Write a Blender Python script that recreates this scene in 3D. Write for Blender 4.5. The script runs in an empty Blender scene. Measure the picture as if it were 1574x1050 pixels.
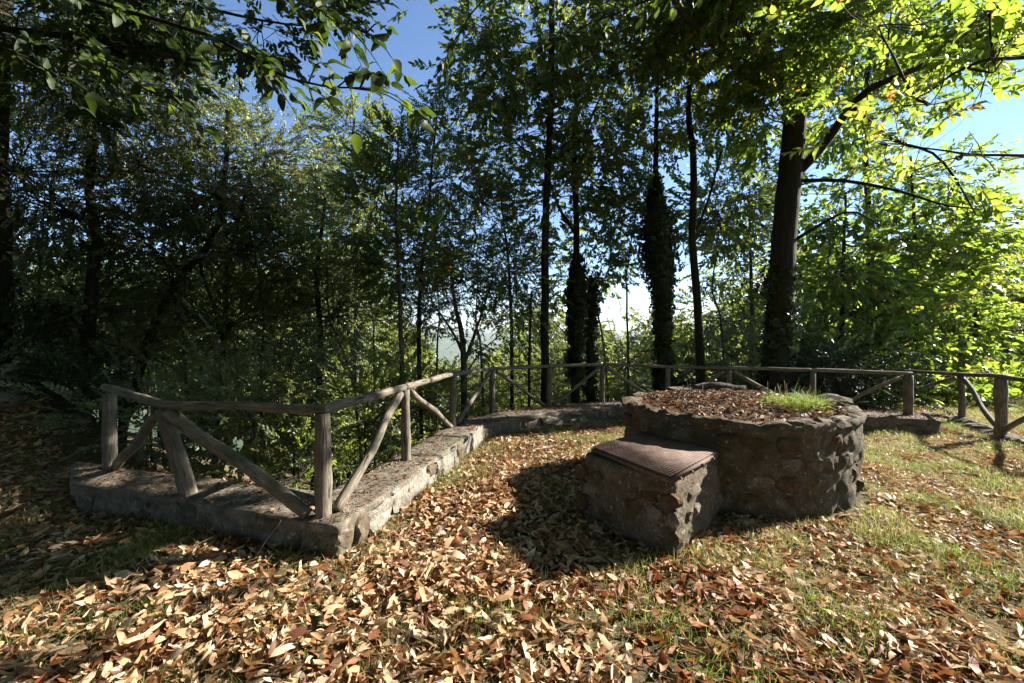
import bpy, math, random
import numpy as np
from mathutils import Vector, Matrix, noise as mnoise

S = bpy.context.scene
COL = S.collection
PI = math.pi
rng = np.random.default_rng(7)
random.seed(7)

# ------------------------------------------------------------------ camera, sky, sun, exposure
EYE = 1.65
F = 700.0                       # focal length in pixels of the 1574 px wide photograph
CX, HY = 787.0, 510.0
cam = bpy.data.cameras.new('camera')
cam.sensor_width = 36.0
cam.lens = F / 1574 * 36
cam.shift_y = -15.0 / 1574
cam.clip_start = 0.05
cam.clip_end = 30000
camo = bpy.data.objects.new('camera', cam)
COL.objects.link(camo)
camo.location = (0, 0, EYE)
camo.rotation_euler = (PI / 2, 0, 0)
S.camera = camo

SUN_EL, SUN_AZ = 28.0, 69.0
world = bpy.data.worlds.new('World')
S.world = world
world.use_nodes = True
wn = world.node_tree.nodes
sky = wn.new('ShaderNodeTexSky')
sky.sky_type = 'NISHITA'
sky.sun_disc = False
sky.sun_elevation = math.radians(SUN_EL)
sky.sun_rotation = math.radians(SUN_AZ)
sky.altitude = 600
sky.air_density = 1.0
sky.dust_density = 0.0
sky.ozone_density = 5.5
world.node_tree.links.new(sky.outputs[0], wn['Background'].inputs[0])
wn['Background'].inputs[1].default_value = 0.058

sun = bpy.data.lights.new('sun', 'SUN')
sun.energy = 5.0
sun.angle = math.radians(0.53)
sun.color = (1.0, 0.93, 0.82)
suno = bpy.data.objects.new('sun', sun)
COL.objects.link(suno)
ea, aa = math.radians(SUN_EL), math.radians(SUN_AZ)
SUNV = Vector((math.sin(aa) * math.cos(ea), math.cos(aa) * math.cos(ea), math.sin(ea)))
suno.rotation_euler = SUNV.to_track_quat('Z', 'Y').to_euler()
suno.location = (0, 0, 30)

S.view_settings.view_transform = 'Standard'
S.view_settings.look = 'None'
S.view_settings.gamma = 1
S.view_settings.use_curve_mapping = False
S.view_settings.exposure = 2.02
S.render.engine = 'CYCLES'
S.cycles.max_bounces = 6
S.cycles.diffuse_bounces = 2
S.cycles.glossy_bounces = 2
S.cycles.transmission_bounces = 4
S.cycles.transparent_max_bounces = 4
S.cycles.volume_bounces = 1
S.cycles.caustics_reflective = False
S.cycles.caustics_refractive = False
S.cycles.use_denoising = True
S.cycles.denoising_prefilter = 'ACCURATE'
S.cycles.use_adaptive_sampling = False


# ------------------------------------------------------------------ helpers
def P(px, py, d):
    """the world point seen at that place of the photograph, d metres in front of the camera"""
    return np.array([(px - CX) / F * d, d, EYE - (py - HY) / F * d])


def link(o, parent=None):
    COL.objects.link(o)
    if parent is not None:
        o.parent = parent
    return o


def tag(o, label=None, cat=None, group=None, kind=None):
    if label: o['label'] = label
    if cat: o['category'] = cat
    if group: o['group'] = group
    if kind: o['kind'] = kind
    return o


def empty(name, loc, label, cat, group=None):
    o = bpy.data.objects.new(name, None)
    o.empty_display_size = 0.2
    link(o)
    o.location = loc
    return tag(o, label, cat, group)


def make_mesh(name, V, T, rnd=None, smooth=False, mats=()):
    V = np.asarray(V, dtype=np.float32)
    T = np.asarray(T, dtype=np.int32)
    me = bpy.data.meshes.new(name)
    n, m = len(V), len(T)
    me.vertices.add(n)
    me.vertices.foreach_set('co', V.ravel())
    me.loops.add(m * 3)
    me.loops.foreach_set('vertex_index', T.ravel())
    me.polygons.add(m)
    me.polygons.foreach_set('loop_start', np.arange(0, m * 3, 3, dtype=np.int32))
    me.polygons.foreach_set('loop_total', np.full(m, 3, dtype=np.int32))
    if smooth:
        me.polygons.foreach_set('use_smooth', np.ones(m, dtype=bool))
    if rnd is not None:
        a = me.attributes.new('rnd', 'FLOAT', 'POINT')
        a.data.foreach_set('value', np.asarray(rnd, dtype=np.float32))
    me.update(calc_edges=True)
    for mt in mats:
        me.materials.append(mt)
    return me


def mesh_obj(name, V, T, mat, parent=None, rnd=None, smooth=False, origin=None):
    V = np.asarray(V, dtype=np.float64)
    if origin is None and parent is not None:
        base = np.array(parent_world(parent))
        o = bpy.data.objects.new(name, make_mesh(name, V - base, T, rnd, smooth, (mat,)))
    elif origin is not None:
        o = bpy.data.objects.new(name, make_mesh(name, V - np.array(origin), T, rnd, smooth, (mat,)))
        o.location = np.array(origin) - (np.array(parent_world(parent)) if parent else 0)
    else:
        c = V.mean(0); c[2] = V[:, 2].min()
        o = bpy.data.objects.new(name, make_mesh(name, V - c, T, rnd, smooth, (mat,)))
        o.location = c
    link(o, parent)
    return o


def parent_world(p):
    v = Vector((0, 0, 0))
    while p is not None:
        v += p.location
        p = p.parent
    return v


class Acc:
    """collects triangles"""
    def __init__(s):
        s.V, s.T, s.R, s.n = [], [], [], 0

    def add(s, V, T, R=None):
        V = np.asarray(V, dtype=np.float64)
        s.V.append(V)
        s.T.append(np.asarray(T, dtype=np.int64) + s.n)
        s.R.append(np.full(len(V), 0.5) if R is None else np.asarray(R))
        s.n += len(V)

    def out(s):
        return np.concatenate(s.V), np.concatenate(s.T), np.concatenate(s.R)


def nrm(v):
    v = np.asarray(v, dtype=np.float64)
    return v / (np.linalg.norm(v, axis=-1, keepdims=True) + 1e-12)


def tube(pts, radii, sides=6, rough=0.0, caps=True, seed=0):
    pts = np.asarray(pts, dtype=np.float64)
    radii = np.asarray(radii, dtype=np.float64)
    n = len(pts)
    tan = nrm(np.gradient(pts, axis=0))
    up = np.array([0.0, 0, 1]) if abs(tan[0][2]) < 0.9 else np.array([1.0, 0, 0])
    u = nrm(np.cross(tan[0], up))
    V = []
    r = np.random.default_rng(seed)
    ang = np.arange(sides) / sides * 2 * PI
    ph = r.uniform(0, 6.28, 4)
    for i in range(n):
        u = nrm(u - tan[i] * np.dot(u, tan[i]))
        v = np.cross(tan[i], u)
        k = 1.0
        if rough:
            k = 1 + rough * (np.sin(ang * 2 + ph[0] + i * .35) * .5 + np.sin(ang * 3 + ph[1] - i * .2) * .35 + r.uniform(-1, 1, sides) * .35)
        V.append(pts[i] + (np.cos(ang) * radii[i] * k)[:, None] * u + (np.sin(ang) * radii[i] * k)[:, None] * v)
    V = np.concatenate(V)
    T = []
    for i in range(n - 1):
        a = i * sides
        for j in range(sides):
            k = (j + 1) % sides
            T.append((a + j, a + k, a + sides + k))
            T.append((a + j, a + sides + k, a + sides + j))
    if caps:
        V = np.concatenate([V, pts[:1], pts[-1:]])
        c0, c1 = len(V) - 2, len(V) - 1
        for j in range(sides):
            k = (j + 1) % sides
            T.append((c0, k, j))
            T.append((c1, (n - 1) * sides + j, (n - 1) * sides + k))
    return V, np.array(T)


def curve_pts(ctrl, n, wob=0.0, seed=0):
    """smooth polyline through control points"""
    c = np.asarray(ctrl, dtype=np.float64)
    if len(c) == 2:
        t = np.linspace(0, 1, n)[:, None]
        p = c[0] * (1 - t) + c[1] * t
    else:
        cc = np.vstack([2 * c[0] - c[1], c, 2 * c[-1] - c[-2]])
        seg = len(c) - 1
        p = []
        for s in np.linspace(0, seg, n):
            i = min(int(s), seg - 1)
            t = s - i
            a, b, d, e = cc[i], cc[i + 1], cc[i + 2], cc[i + 3]
            p.append(0.5 * (2 * b + (d - a) * t + (2 * a - 5 * b + 4 * d - e) * t * t + (3 * b - a - 3 * d + e) * t ** 3))
        p = np.array(p)
    if wob:
        r = np.random.default_rng(seed)
        w = r.normal(0, wob, p.shape)
        w[0] = w[-1] = 0
        if len(w) > 4:
            w[1:-1] = (w[:-2] + w[1:-1] * 2 + w[2:]) / 4
        p = p + w
    return p


def scatter(tmpls, pos, X, Z, scale, rnd_fn=None, r=None, rbase=None, rvar=0.25):
    """copies of templates (V, T, leaf ids) at pos; X the long axis, Z the normal; ONE mesh's arrays"""
    r = r or rng
    N = len(pos)
    which = r.integers(0, len(tmpls), N)
    X = nrm(X)
    Y = nrm(np.cross(Z, X))
    Zz = np.cross(X, Y)
    A = Acc()
    if rbase is None:
        rbase = r.uniform(0, 1, N)
    for k, (tv, tt, tl) in enumerate(tmpls):
        idx = np.nonzero(which == k)[0]
        if not len(idx):
            continue
        m = len(idx)
        s = scale[idx][:, None, None] if np.ndim(scale) == 1 else scale[idx][:, None, :]
        lv = tv[None] * s
        W = (lv[..., 0:1] * X[idx][:, None] + lv[..., 1:2] * Y[idx][:, None] + lv[..., 2:3] * Zz[idx][:, None]) + pos[idx][:, None]
        nl = tl.max() + 1
        lr = np.clip(rbase[idx][:, None] + r.uniform(-rvar, rvar, (m, nl)), 0, 1)
        R = lr[:, tl]
        TT = tt[None] + (np.arange(m) * len(tv))[:, None, None]
        A.add(W.reshape(-1, 3), TT.reshape(-1, 3), R.reshape(-1))
    return A.out()


def vnoise(x, y, s, seed=0.0):
    """cheap smooth value noise, vectorised"""
    x = np.asarray(x) / s + seed * 17.3
    y = np.asarray(y) / s + seed * 9.1
    xi, yi = np.floor(x), np.floor(y)
    fx, fy = x - xi, y - yi
    fx = fx * fx * (3 - 2 * fx); fy = fy * fy * (3 - 2 * fy)

    def h(a, b):
        v = np.sin(a * 127.1 + b * 311.7) * 43758.5453
        return v - np.floor(v)
    return (h(xi, yi) * (1 - fx) + h(xi + 1, yi) * fx) * (1 - fy) + (h(xi, yi + 1) * (1 - fx) + h(xi + 1, yi + 1) * fx) * fy


# ------------------------------------------------------------------ materials
def new_mat(name):
    m = bpy.data.materials.new(name)
    m.use_nodes = True
    nt = m.node_tree
    nt.nodes.clear()
    out = nt.nodes.new('ShaderNodeOutputMaterial')
    return m, nt, out


def ramp(nt, fac, stops, interp='LINEAR'):
    r = nt.nodes.new('ShaderNodeValToRGB')
    r.color_ramp.interpolation = interp
    e = r.color_ramp.elements
    while len(e) > 1:
        e.remove(e[-1])
    e[0].position = stops[0][0]; e[0].color = (*stops[0][1], 1)
    for p, c in stops[1:]:
        x = e.new(p); x.color = (*c, 1)
    nt.links.new(fac, r.inputs[0])
    return r.outputs[0]


def noise_tex(nt, vec, scale, detail=4, rough=0.6, dist=0.0):
    n = nt.nodes.new('ShaderNodeTexNoise')
    n.inputs['Scale'].default_value = scale
    n.inputs['Detail'].default_value = detail
    n.inputs['Roughness'].default_value = rough
    n.inputs['Distortion'].default_value = dist
    if vec is not None:
        nt.links.new(vec, n.inputs['Vector'])
    return n.outputs['Fac']


def mixc(nt, fac, a, b, mode='MIX'):
    m = nt.nodes.new('ShaderNodeMix')
    m.data_type = 'RGBA'
    m.blend_type = mode
    for s, v in ((m.inputs[0], fac), (m.inputs[6], a), (m.inputs[7], b)):
        if isinstance(v, (int, float)):
            s.default_value = v
        elif isinstance(v, tuple):
            s.default_value = (*v, 1)
        else:
            nt.links.new(v, s)
    return m.outputs[2]


def texco(nt, kind='Object', scale=None):
    t = nt.nodes.new('ShaderNodeTexCoord')
    o = t.outputs[kind]
    if scale:
        mp = nt.nodes.new('ShaderNodeMapping')
        mp.inputs['Scale'].default_value = scale
        nt.links.new(o, mp.inputs[0])
        o = mp.outputs[0]
    return o


def geo_pos(nt):
    return nt.nodes.new('ShaderNodeNewGeometry').outputs['Position']


def finish(nt, out, color, rough=0.9, bump=None, bstr=0.5, bdist=0.02, spec=0.3, metal=0.0, transl=None, tfac=0.4):
    b = nt.nodes.new('ShaderNodeBsdfPrincipled')
    if isinstance(color, tuple):
        b.inputs['Base Color'].default_value = (*color, 1)
    else:
        nt.links.new(color, b.inputs['Base Color'])
    if isinstance(rough, float):
        b.inputs['Roughness'].default_value = rough
    else:
        nt.links.new(rough, b.inputs['Roughness'])
    b.inputs['Specular IOR Level'].default_value = spec
    b.inputs['Metallic'].default_value = metal
    if bump is not None:
        bp = nt.nodes.new('ShaderNodeBump')
        bp.inputs['Strength'].default_value = bstr
        bp.inputs['Distance'].default_value = bdist
        nt.links.new(bump, bp.inputs['Height'])
        nt.links.new(bp.outputs[0], b.inputs['Normal'])
    sh = b.outputs[0]
    if transl is not None:
        t = nt.nodes.new('ShaderNodeBsdfTranslucent')
        if isinstance(transl, tuple):
            t.inputs[0].default_value = (*transl, 1)
        else:
            nt.links.new(transl, t.inputs[0])
        mx = nt.nodes.new('ShaderNodeMixShader')
        mx.inputs[0].default_value = tfac
        nt.links.new(sh, mx.inputs[1]); nt.links.new(t.outputs[0], mx.inputs[2])
        sh = mx.outputs[0]
    nt.links.new(sh, out.inputs['Surface'])


def attr(nt, name='rnd'):
    a = nt.nodes.new('ShaderNodeAttribute')
    a.attribute_name = name
    return a.outputs['Fac']


def leaf_mat(name, front, back, rough=0.42, tfac=0.45, spec=0.35):
    m, nt, out = new_mat(name)
    f = attr(nt)
    finish(nt, out, ramp(nt, f, front), rough, spec=spec, transl=ramp(nt, f, back), tfac=tfac)
    return m


M = {}
M['leaf_dark'] = leaf_mat('small_dark_foliage',
    [(0, (.045, .062, .032)), (.45, (.075, .10, .05)), (.85, (.105, .13, .065)), (.97, (.12, .11, .03)), (1, (.14, .08, .03))],
    [(0, (.16, .21, .06)), (.5, (.34, .40, .11)), (.9, (.52, .56, .18)), (1, (.36, .24, .08))], rough=.30, tfac=.42, spec=.8)
M['leaf_mid'] = leaf_mat('mid_green_foliage',
    [(0, (.028, .046, .018)), (.5, (.050, .074, .028)), (.9, (.085, .105, .04)), (1, (.16, .12, .03))],
    [(0, (.15, .22, .03)), (.5, (.32, .40, .06)), (.9, (.50, .55, .09)), (1, (.36, .22, .05))], tfac=.45, spec=.45)
M['leaf_chestnut'] = leaf_mat('chestnut_leaf_green',
    [(0, (.028, .052, .016)), (.5, (.050, .084, .024)), (.9, (.085, .11, .034)), (.985, (.14, .13, .03)), (1, (.25, .12, .03))],
    [(0, (.18, .30, .03)), (.5, (.36, .49, .05)), (.9, (.54, .62, .09)), (1, (.5, .28, .06))], tfac=.5, spec=.4)
M['leaf_near'] = leaf_mat('large_shaded_leaf', [(0, (.022, .040, .014)), (.6, (.040, .066, .020)), (1, (.07, .09, .03))], [(0, (.035, .065, .01)), (.7, (.09, .15, .02)), (1, (.22, .30, .03))], rough=.55, tfac=.35, spec=.25)  # darkened leaf: the silhouette against the sky is put into its colour
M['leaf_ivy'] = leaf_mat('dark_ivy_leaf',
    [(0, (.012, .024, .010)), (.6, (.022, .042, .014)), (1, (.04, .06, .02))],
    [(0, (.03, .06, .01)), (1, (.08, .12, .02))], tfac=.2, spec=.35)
M['leaf_yellow'] = leaf_mat('yellowing_foliage',
    [(0, (.07, .09, .02)), (.5, (.12, .14, .03)), (1, (.19, .17, .04))],
    [(0, (.20, .27, .04)), (1, (.38, .40, .08))], tfac=.45)
M['grass'] = leaf_mat('grass_blade',
    [(0, (.04, .075, .015)), (.5, (.075, .115, .022)), (.75, (.15, .17, .045)), (1, (.40, .33, .17))],
    [(0, (.14, .28, .03)), (.6, (.28, .42, .05)), (1, (.55, .45, .2))], tfac=.4, spec=.3)
M['dry_leaf'] = leaf_mat('fallen_chestnut_leaf',
    [(0, (.07, .034, .02)), (.2, (.14, .055, .026)), (.36, (.25, .095, .036)), (.5, (.33, .165, .075)), (.68, (.43, .26, .135)), (.86, (.53, .375, .225)), (1, (.60, .48, .34))],
    [(0, (.16, .05, .015)), (.4, (.42, .14, .04)), (.7, (.5, .30, .13)), (1, (.6, .45, .25))], rough=.6, tfac=.22, spec=.35)
M['dry_leaf_dark'] = leaf_mat('old_leaf_litter',
    [(0, (.05, .028, .018)), (.4, (.12, .055, .03)), (.7, (.22, .11, .06)), (1, (.42, .29, .18))],
    [(0, (.1, .04, .015)), (1, (.4, .22, .1))], rough=.65, tfac=.2)
M['straw'] = leaf_mat('dry_straw',
    [(0, (.20, .16, .08)), (.5, (.36, .30, .16)), (1, (.52, .46, .30))],
    [(0, (.3, .25, .1)), (1, (.6, .5, .3))], rough=.6, tfac=.25)


def bark_mat(name, c0, c1, c2, sc=14, moss=0.0):
    m, nt, out = new_mat(name)
    v = texco(nt, 'Object', (1, 1, .16))
    n1 = noise_tex(nt, v, sc, 6, .65)
    n2 = noise_tex(nt, texco(nt, 'Object'), sc * .12, 3, .5)
    c = ramp(nt, n1, [(.3, c0), (.5, c1), (.72, c2)])
    c = mixc(nt, ramp(nt, n2, [(.4, (0, 0, 0)), (.62, (.6, .6, .6))]), c, (c0[0] * .9 + .01, c0[1] * .9 + .016, c0[2] * .9))
    finish(nt, out, c, .92, bump=n1, bstr=.9, bdist=.03, spec=.2)
    return m


M['bark'] = bark_mat('dark_ridged_bark', (.010, .009, .008), (.022, .019, .016), (.055, .048, .04))
M['bark_grey'] = bark_mat('grey_thin_bark', (.04, .035, .03), (.085, .075, .063), (.19, .17, .145), 22)
M['twig'] = bark_mat('brown_twig', (.03, .024, .018), (.06, .05, .04), (.12, .10, .08), 30)


def wood_mat(name, tint=1.0):
    m, nt, out = new_mat(name)
    v = texco(nt, 'Object', (1, 1, .07))
    grain = noise_tex(nt, v, 70, 5, .7)
    crack = noise_tex(nt, v, 26, 3, .55, .3)
    patch = noise_tex(nt, texco(nt, 'Object'), 4.5, 4, .6)
    c = ramp(nt, grain, [(.3, (.07 * tint, .056 * tint, .040 * tint)), (.5, (.165 * tint, .14 * tint, .105 * tint)), (.72, (.36 * tint, .32 * tint, .26 * tint))])
    c = mixc(nt, ramp(nt, patch, [(.40, (0, 0, 0)), (.60, (.85, .85, .85))]), c, (.085, .078, .058), 'MIX')
    c = mixc(nt, ramp(nt, crack, [(.30, (1, 1, 1)), (.37, (0, 0, 0))]), c, (.03, .022, .016))
    hh = nt.nodes.new('ShaderNodeMath'); hh.operation = 'ADD'
    nt.links.new(grain, hh.inputs[0])
    nt.links.new(ramp(nt, crack, [(.28, (0, 0, 0)), (.42, (1, 1, 1))]), hh.inputs[1])
    finish(nt, out, c, .85, bump=hh.outputs[0], bstr=.8, bdist=.008, spec=.25)
    return m


M['wood'] = wood_mat('weathered_peeled_wood')
M['wood_dark'] = wood_mat('brown_weathered_wood', .75)


def stone_mat(name, c0, c1, c2, lich=(.42, .42, .37), lo=.60, sc=6.0, bd=.03):
    m, nt, out = new_mat(name)
    p = geo_pos(nt)
    n1 = noise_tex(nt, p, sc, 8, .66)
    n2 = noise_tex(nt, p, sc * 4.5, 6, .7)
    n3 = noise_tex(nt, p, 2.2, 3, .6)
    n4 = noise_tex(nt, p, sc * 14, 4, .75)
    c = ramp(nt, n1, [(.3, c0), (.5, c1), (.7, c2)])
    c = mixc(nt, ramp(nt, n2, [(.35, (.55, .55, .55)), (.65, (0, 0, 0))]), c, (c0[0] * .45, c0[1] * .45, c0[2] * .45))
    c = mixc(nt, ramp(nt, noise_tex(nt, p, sc * 2.1, 5, .7), [(lo, (0, 0, 0)), (lo + .06, (.7, .7, .7))]), c, lich)
    c = mixc(nt, ramp(nt, n4, [(.36, (.75, .75, .75)), (.5, (0, 0, 0))]), c, (c0[0] * .5, c0[1] * .5, c0[2] * .5))
    c = mixc(nt, ramp(nt, n4, [(.60, (0, 0, 0)), (.68, (.5, .5, .5))]), c, (c2[0] * 1.35, c2[1] * 1.35, c2[2] * 1.35))
    c = mixc(nt, ramp(nt, n3, [(.52, (0, 0, 0)), (.7, (.6, .6, .6))]), c, (.055, .062, .032))
    h0 = nt.nodes.new('ShaderNodeMath'); h0.operation = 'MULTIPLY_ADD'
    nt.links.new(n4, h0.inputs[0]); h0.inputs[1].default_value = .22
    nt.links.new(n1, h0.inputs[2])
    hh = nt.nodes.new('ShaderNodeMath'); hh.operation = 'MULTIPLY_ADD'
    nt.links.new(n2, hh.inputs[0]); hh.inputs[1].default_value = .45
    nt.links.new(h0.outputs[0], hh.inputs[2])
    finish(nt, out, c, .93, bump=hh.outputs[0], bstr=.9, bdist=bd, spec=.2)
    return m


M['stone_brown'] = stone_mat('brown_rubble_stone', (.055, .034, .018), (.115, .074, .038), (.20, .14, .082), lo=.62)
M['stone_brown2'] = stone_mat('grey_rubble_stone', (.085, .066, .048), (.17, .14, .105), (.31, .265, .205), lo=.58)
M['mortar'] = stone_mat('rough_mortar', (.075, .056, .037), (.15, .118, .08), (.27, .225, .165), lo=.60, sc=9)
M['cap'] = stone_mat('lichened_cement_cap', (.085, .07, .052), (.19, .162, .125), (.33, .295, .24), lo=.62, sc=8, bd=.012)
M['stone_pale'] = stone_mat('pale_wall_stone', (.15, .135, .11), (.29, .265, .225), (.42, .39, .34), lich=(.48, .46, .41), lo=.6, sc=7)


def ground_mat():
    m, nt, out = new_mat('leafy_soil')
    p = geo_pos(nt)
    a = noise_tex(nt, p, 30, 8, .75)
    b = noise_tex(nt, p, 1.1, 5, .6)
    g = noise_tex(nt, p, .004, 6, .6)
    near = ramp(nt, a, [(.3, (.035, .024, .015)), (.5, (.10, .070, .042)), (.68, (.22, .165, .10))])
    near = mixc(nt, ramp(nt, b, [(.42, (0, 0, 0)), (.6, (.55, .55, .55))]), near, (.10, .105, .04))
    far = ramp(nt, g, [(.35, (.025, .05, .015)), (.5, (.05, .075, .025)), (.65, (.12, .12, .05))])
    far = mixc(nt, ramp(nt, noise_tex(nt, p, .06, 6, .7), [(.4, (0, 0, 0)), (.65, (1, 1, 1))]), far, (.035, .06, .02))
    # woodland cover takes over away from the terrace
    ln = nt.nodes.new('ShaderNodeVectorMath'); ln.operation = 'LENGTH'
    nt.links.new(p, ln.inputs[0])
    mr = nt.nodes.new('ShaderNodeMapRange')
    mr.inputs[1].default_value = 18; mr.inputs[2].default_value = 60
    nt.links.new(ln.outputs['Value'], mr.inputs[0])
    c = mixc(nt, mr.outputs[0], near, far)
    finish(nt, out, c, .95, bump=a, bstr=.8, bdist=.03, spec=.15)
    return m


M['ground'] = ground_mat()


def soil_mat():
    m, nt, out = new_mat('dark_planter_soil')
    p = geo_pos(nt)
    a = noise_tex(nt, p, 40, 8, .75)
    finish(nt, out, ramp(nt, a, [(.3, (.03, .02, .014)), (.7, (.12, .085, .055))]), .95, bump=a, bstr=.8, bdist=.02, spec=.1)
    return m


M['soil'] = soil_mat()


def rust_mat(name, tread=True):
    m, nt, out = new_mat(name)
    v = texco(nt, 'Object')
    n = noise_tex(nt, v, 9, 6, .7)
    n2 = noise_tex(nt, v, 70, 4, .7)
    c = ramp(nt, n, [(.3, (.07, .042, .032)), (.5, (.125, .08, .062)), (.7, (.24, .18, .15))])
    c = mixc(nt, ramp(nt, n2, [(.35, (.6, .6, .6)), (.6, (0, 0, 0))]), c, (.10, .05, .035))
    finish(nt, out, c, .78, bump=n2, bstr=.35, bdist=.003, spec=.25)
    return m


M['rust'] = rust_mat('rusty_tread_plate')

# ------------------------------------------------------------------ terrain
OUTER = np.array([(-60, 34), (-30, 20), (-14, 11.5), (-9, 8.2), (-6.2, 6.2), (-4.9, 5.05), (-3.4, 4.62), (-1.62, 4.12), (-1.15, 6.2), (-.75, 7.35), (.35, 8.75),
                  (1.7, 9.35), (4.1, 8.75), (6.2, 8.2), (8.2, 10.2), (12, 11.5), (20, 13), (60, 18)], dtype=float)


def seg_dist(x, y, poly):
    d = np.full(x.shape, 1e9)
    for (x0, y0), (x1, y1) in zip(poly[:-1], poly[1:]):
        dx, dy = x1 - x0, y1 - y0
        t = np.clip(((x - x0) * dx + (y - y0) * dy) / (dx * dx + dy * dy), 0, 1)
        d = np.minimum(d, np.hypot(x - x0 - t * dx, y - y0 - t * dy))
    return d


def inside(x, y, poly):
    """below the boundary curve (the terrace side)"""
    c = np.zeros(x.shape, dtype=bool)
    P2 = np.vstack([poly, [(60, -9000), (-60, -9000)]])
    n = len(P2)
    for i in range(n):
        x0, y0 = P2[i]; x1, y1 = P2[(i + 1) % n]
        if y0 == y1: continue
        cond = ((y0 > y) != (y1 > y)) & (x < (x1 - x0) * (y - y0) / (y1 - y0) + x0)
        c ^= cond
    return c


def ground_z(x, y):
    x = np.asarray(x, dtype=float); y = np.asarray(y, dtype=float)
    d = seg_dist(x, y, OUTER)
    ins = inside(x, y, OUTER) | ((y < 0) & (np.abs(x) < 70))
    s = np.where(ins, 0, d)
    fall = -np.where(s < 1.2, s * .9, 1.08 + (s - 1.2) * .42)
    far = np.hypot(x, y)
    deep = -25 - 330 * (1 - np.exp(-np.maximum(s - 55, 0) / 700))
    z = np.where(s > 55, deep, fall)
    z = z + np.where(s > 1, (vnoise(x, y, 4.0, 3) - .5) * .8 * np.clip(s / 8, 0, 1), 0)
    # distant hills beyond the valley
    hill = np.clip((far - 4500) / 3500, 0, 1)
    hill = hill * hill * (3 - 2 * hill)
    z = z + hill * (330 + 260 * (vnoise(x, y, 2600, 5) - .35) + 90 * (vnoise(x, y, 900, 2) - .5))
    # terrace surface
    und = (vnoise(x, y, 1.9, 1) - .5) * .07 + (vnoise(x, y, .5, 2) - .5) * .03
    z = z + np.where(far < 40, und, 0)
    # leafy bank on the left
    bank = np.exp(-(((x + 7.4) / 1.7) ** 2 + ((y - 7.0) / 1.5) ** 2)) * .95
    z = z + np.where(far < 40, bank, 0)
    return z


def axis(lo, hi, fine, step, far, g=1.13):
    a = list(np.arange(lo, hi, fine))
    s = fine; v = a[-1]
    while v < far:
        s *= g; v += s; a.append(v)
    s = fine; v = a[0]; b = []
    while v > -far:
        s *= g; v -= s; b.append(v)
    return np.array(b[::-1] + a)


gx = axis(-9, 11, .1, 0, 12000, 1.12)
gy = axis(-1, 12, .1, 0, 12000, 1.12)
GX, GY = np.meshgrid(gx, gy)
GZ = ground_z(GX, GY)
nx, ny = len(gx), len(gy)
ii = np.arange(nx * ny).reshape(ny, nx)
q = np.stack([ii[:-1, :-1], ii[:-1, 1:], ii[1:, 1:], ii[1:, :-1]], -1).reshape(-1, 4)
T = np.concatenate([q[:, [0, 1, 2]], q[:, [0, 2, 3]]])
ground = mesh_obj('ground', np.stack([GX, GY, GZ], -1).reshape(-1, 3), T, M['ground'], smooth=True, origin=(0, 0, 0))
tag(ground, 'leaf strewn terrace ground falling away to wooded slope and distant hills', None, None, 'structure')

# ------------------------------------------------------------------ rocks
def rock_mesh(name, seed, mat, sub=2, lump=.15, box=.8):
    import bmesh
    bm = bmesh.new()
    bmesh.ops.create_icosphere(bm, subdivisions=sub, radius=.5)
    off = Vector((seed * 7.7, seed * 3.1, seed * 5.3))
    for v in bm.verts:
        p = v.co * 2
        m = max(abs(p.x), abs(p.y), abs(p.z))
        p = p.lerp(p / m * .86, box)
        k = 1 + lump * mnoise.noise(p * 1.3 + off) * 2 + lump * .5 * mnoise.noise(p * 3.1 + off)
        v.co = p * .5 * k
    me = bpy.data.meshes.new(name)
    bm.to_mesh(me); bm.free()
    me.materials.append(mat)
    return me


ROCKS = {k: [rock_mesh('stone', i + 1 + 10 * j, M[k], 3 if k == 'stone_pale' else 2, .24 if k == 'stone_pale' else .15) for i in range(5)] for j, k in enumerate(('stone_brown', 'stone_brown2', 'stone_pale', 'mortar'))}


def put_stone(parent, loc, dims, rz, kind, r, name='stone'):
    o = bpy.data.objects.new(name, ROCKS[kind][r.integers(0, 5)])
    o.location = Vector(loc) - parent_world(parent)
    o.rotation_euler = (r.normal(0, .08), r.normal(0, .08), rz)
    o.scale = dims
    link(o, parent)
    return o


# ------------------------------------------------------------------ low terrace wall
wr = np.random.default_rng(3)
INNER = np.array([(-4.05, 4.2), (-2.6, 3.72), (-1.24, 3.27), (-.98, 4.3), (-.72, 5.5), (-.42, 6.8), (.2, 7.55), (1.0, 8.1), (1.9, 8.45), (3.0, 8.3), (4.2, 8.0), (5.6, 7.55), (6.75, 7.15)])
OUTW = np.array([(-4.8, 4.95), (-3.1, 4.42), (-1.62, 4.0), (-1.42, 4.7), (-1.2, 5.7), (-.98, 6.9), (-.3, 7.9), (.7, 8.7), (1.8, 9.1), (3.2, 8.92), (4.4, 8.6), (5.9, 8.1), (7.0, 7.75)])
WTOP = .25


def resample(poly, n):
    # corner-true linear resampling with n steps per segment
    out = []
    for a, b in zip(poly[:-1], poly[1:]):
        for t in np.arange(n) / n:
            out.append(a * (1 - t) + b * t)
    out.append(poly[-1])
    return np.array(out)


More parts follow.
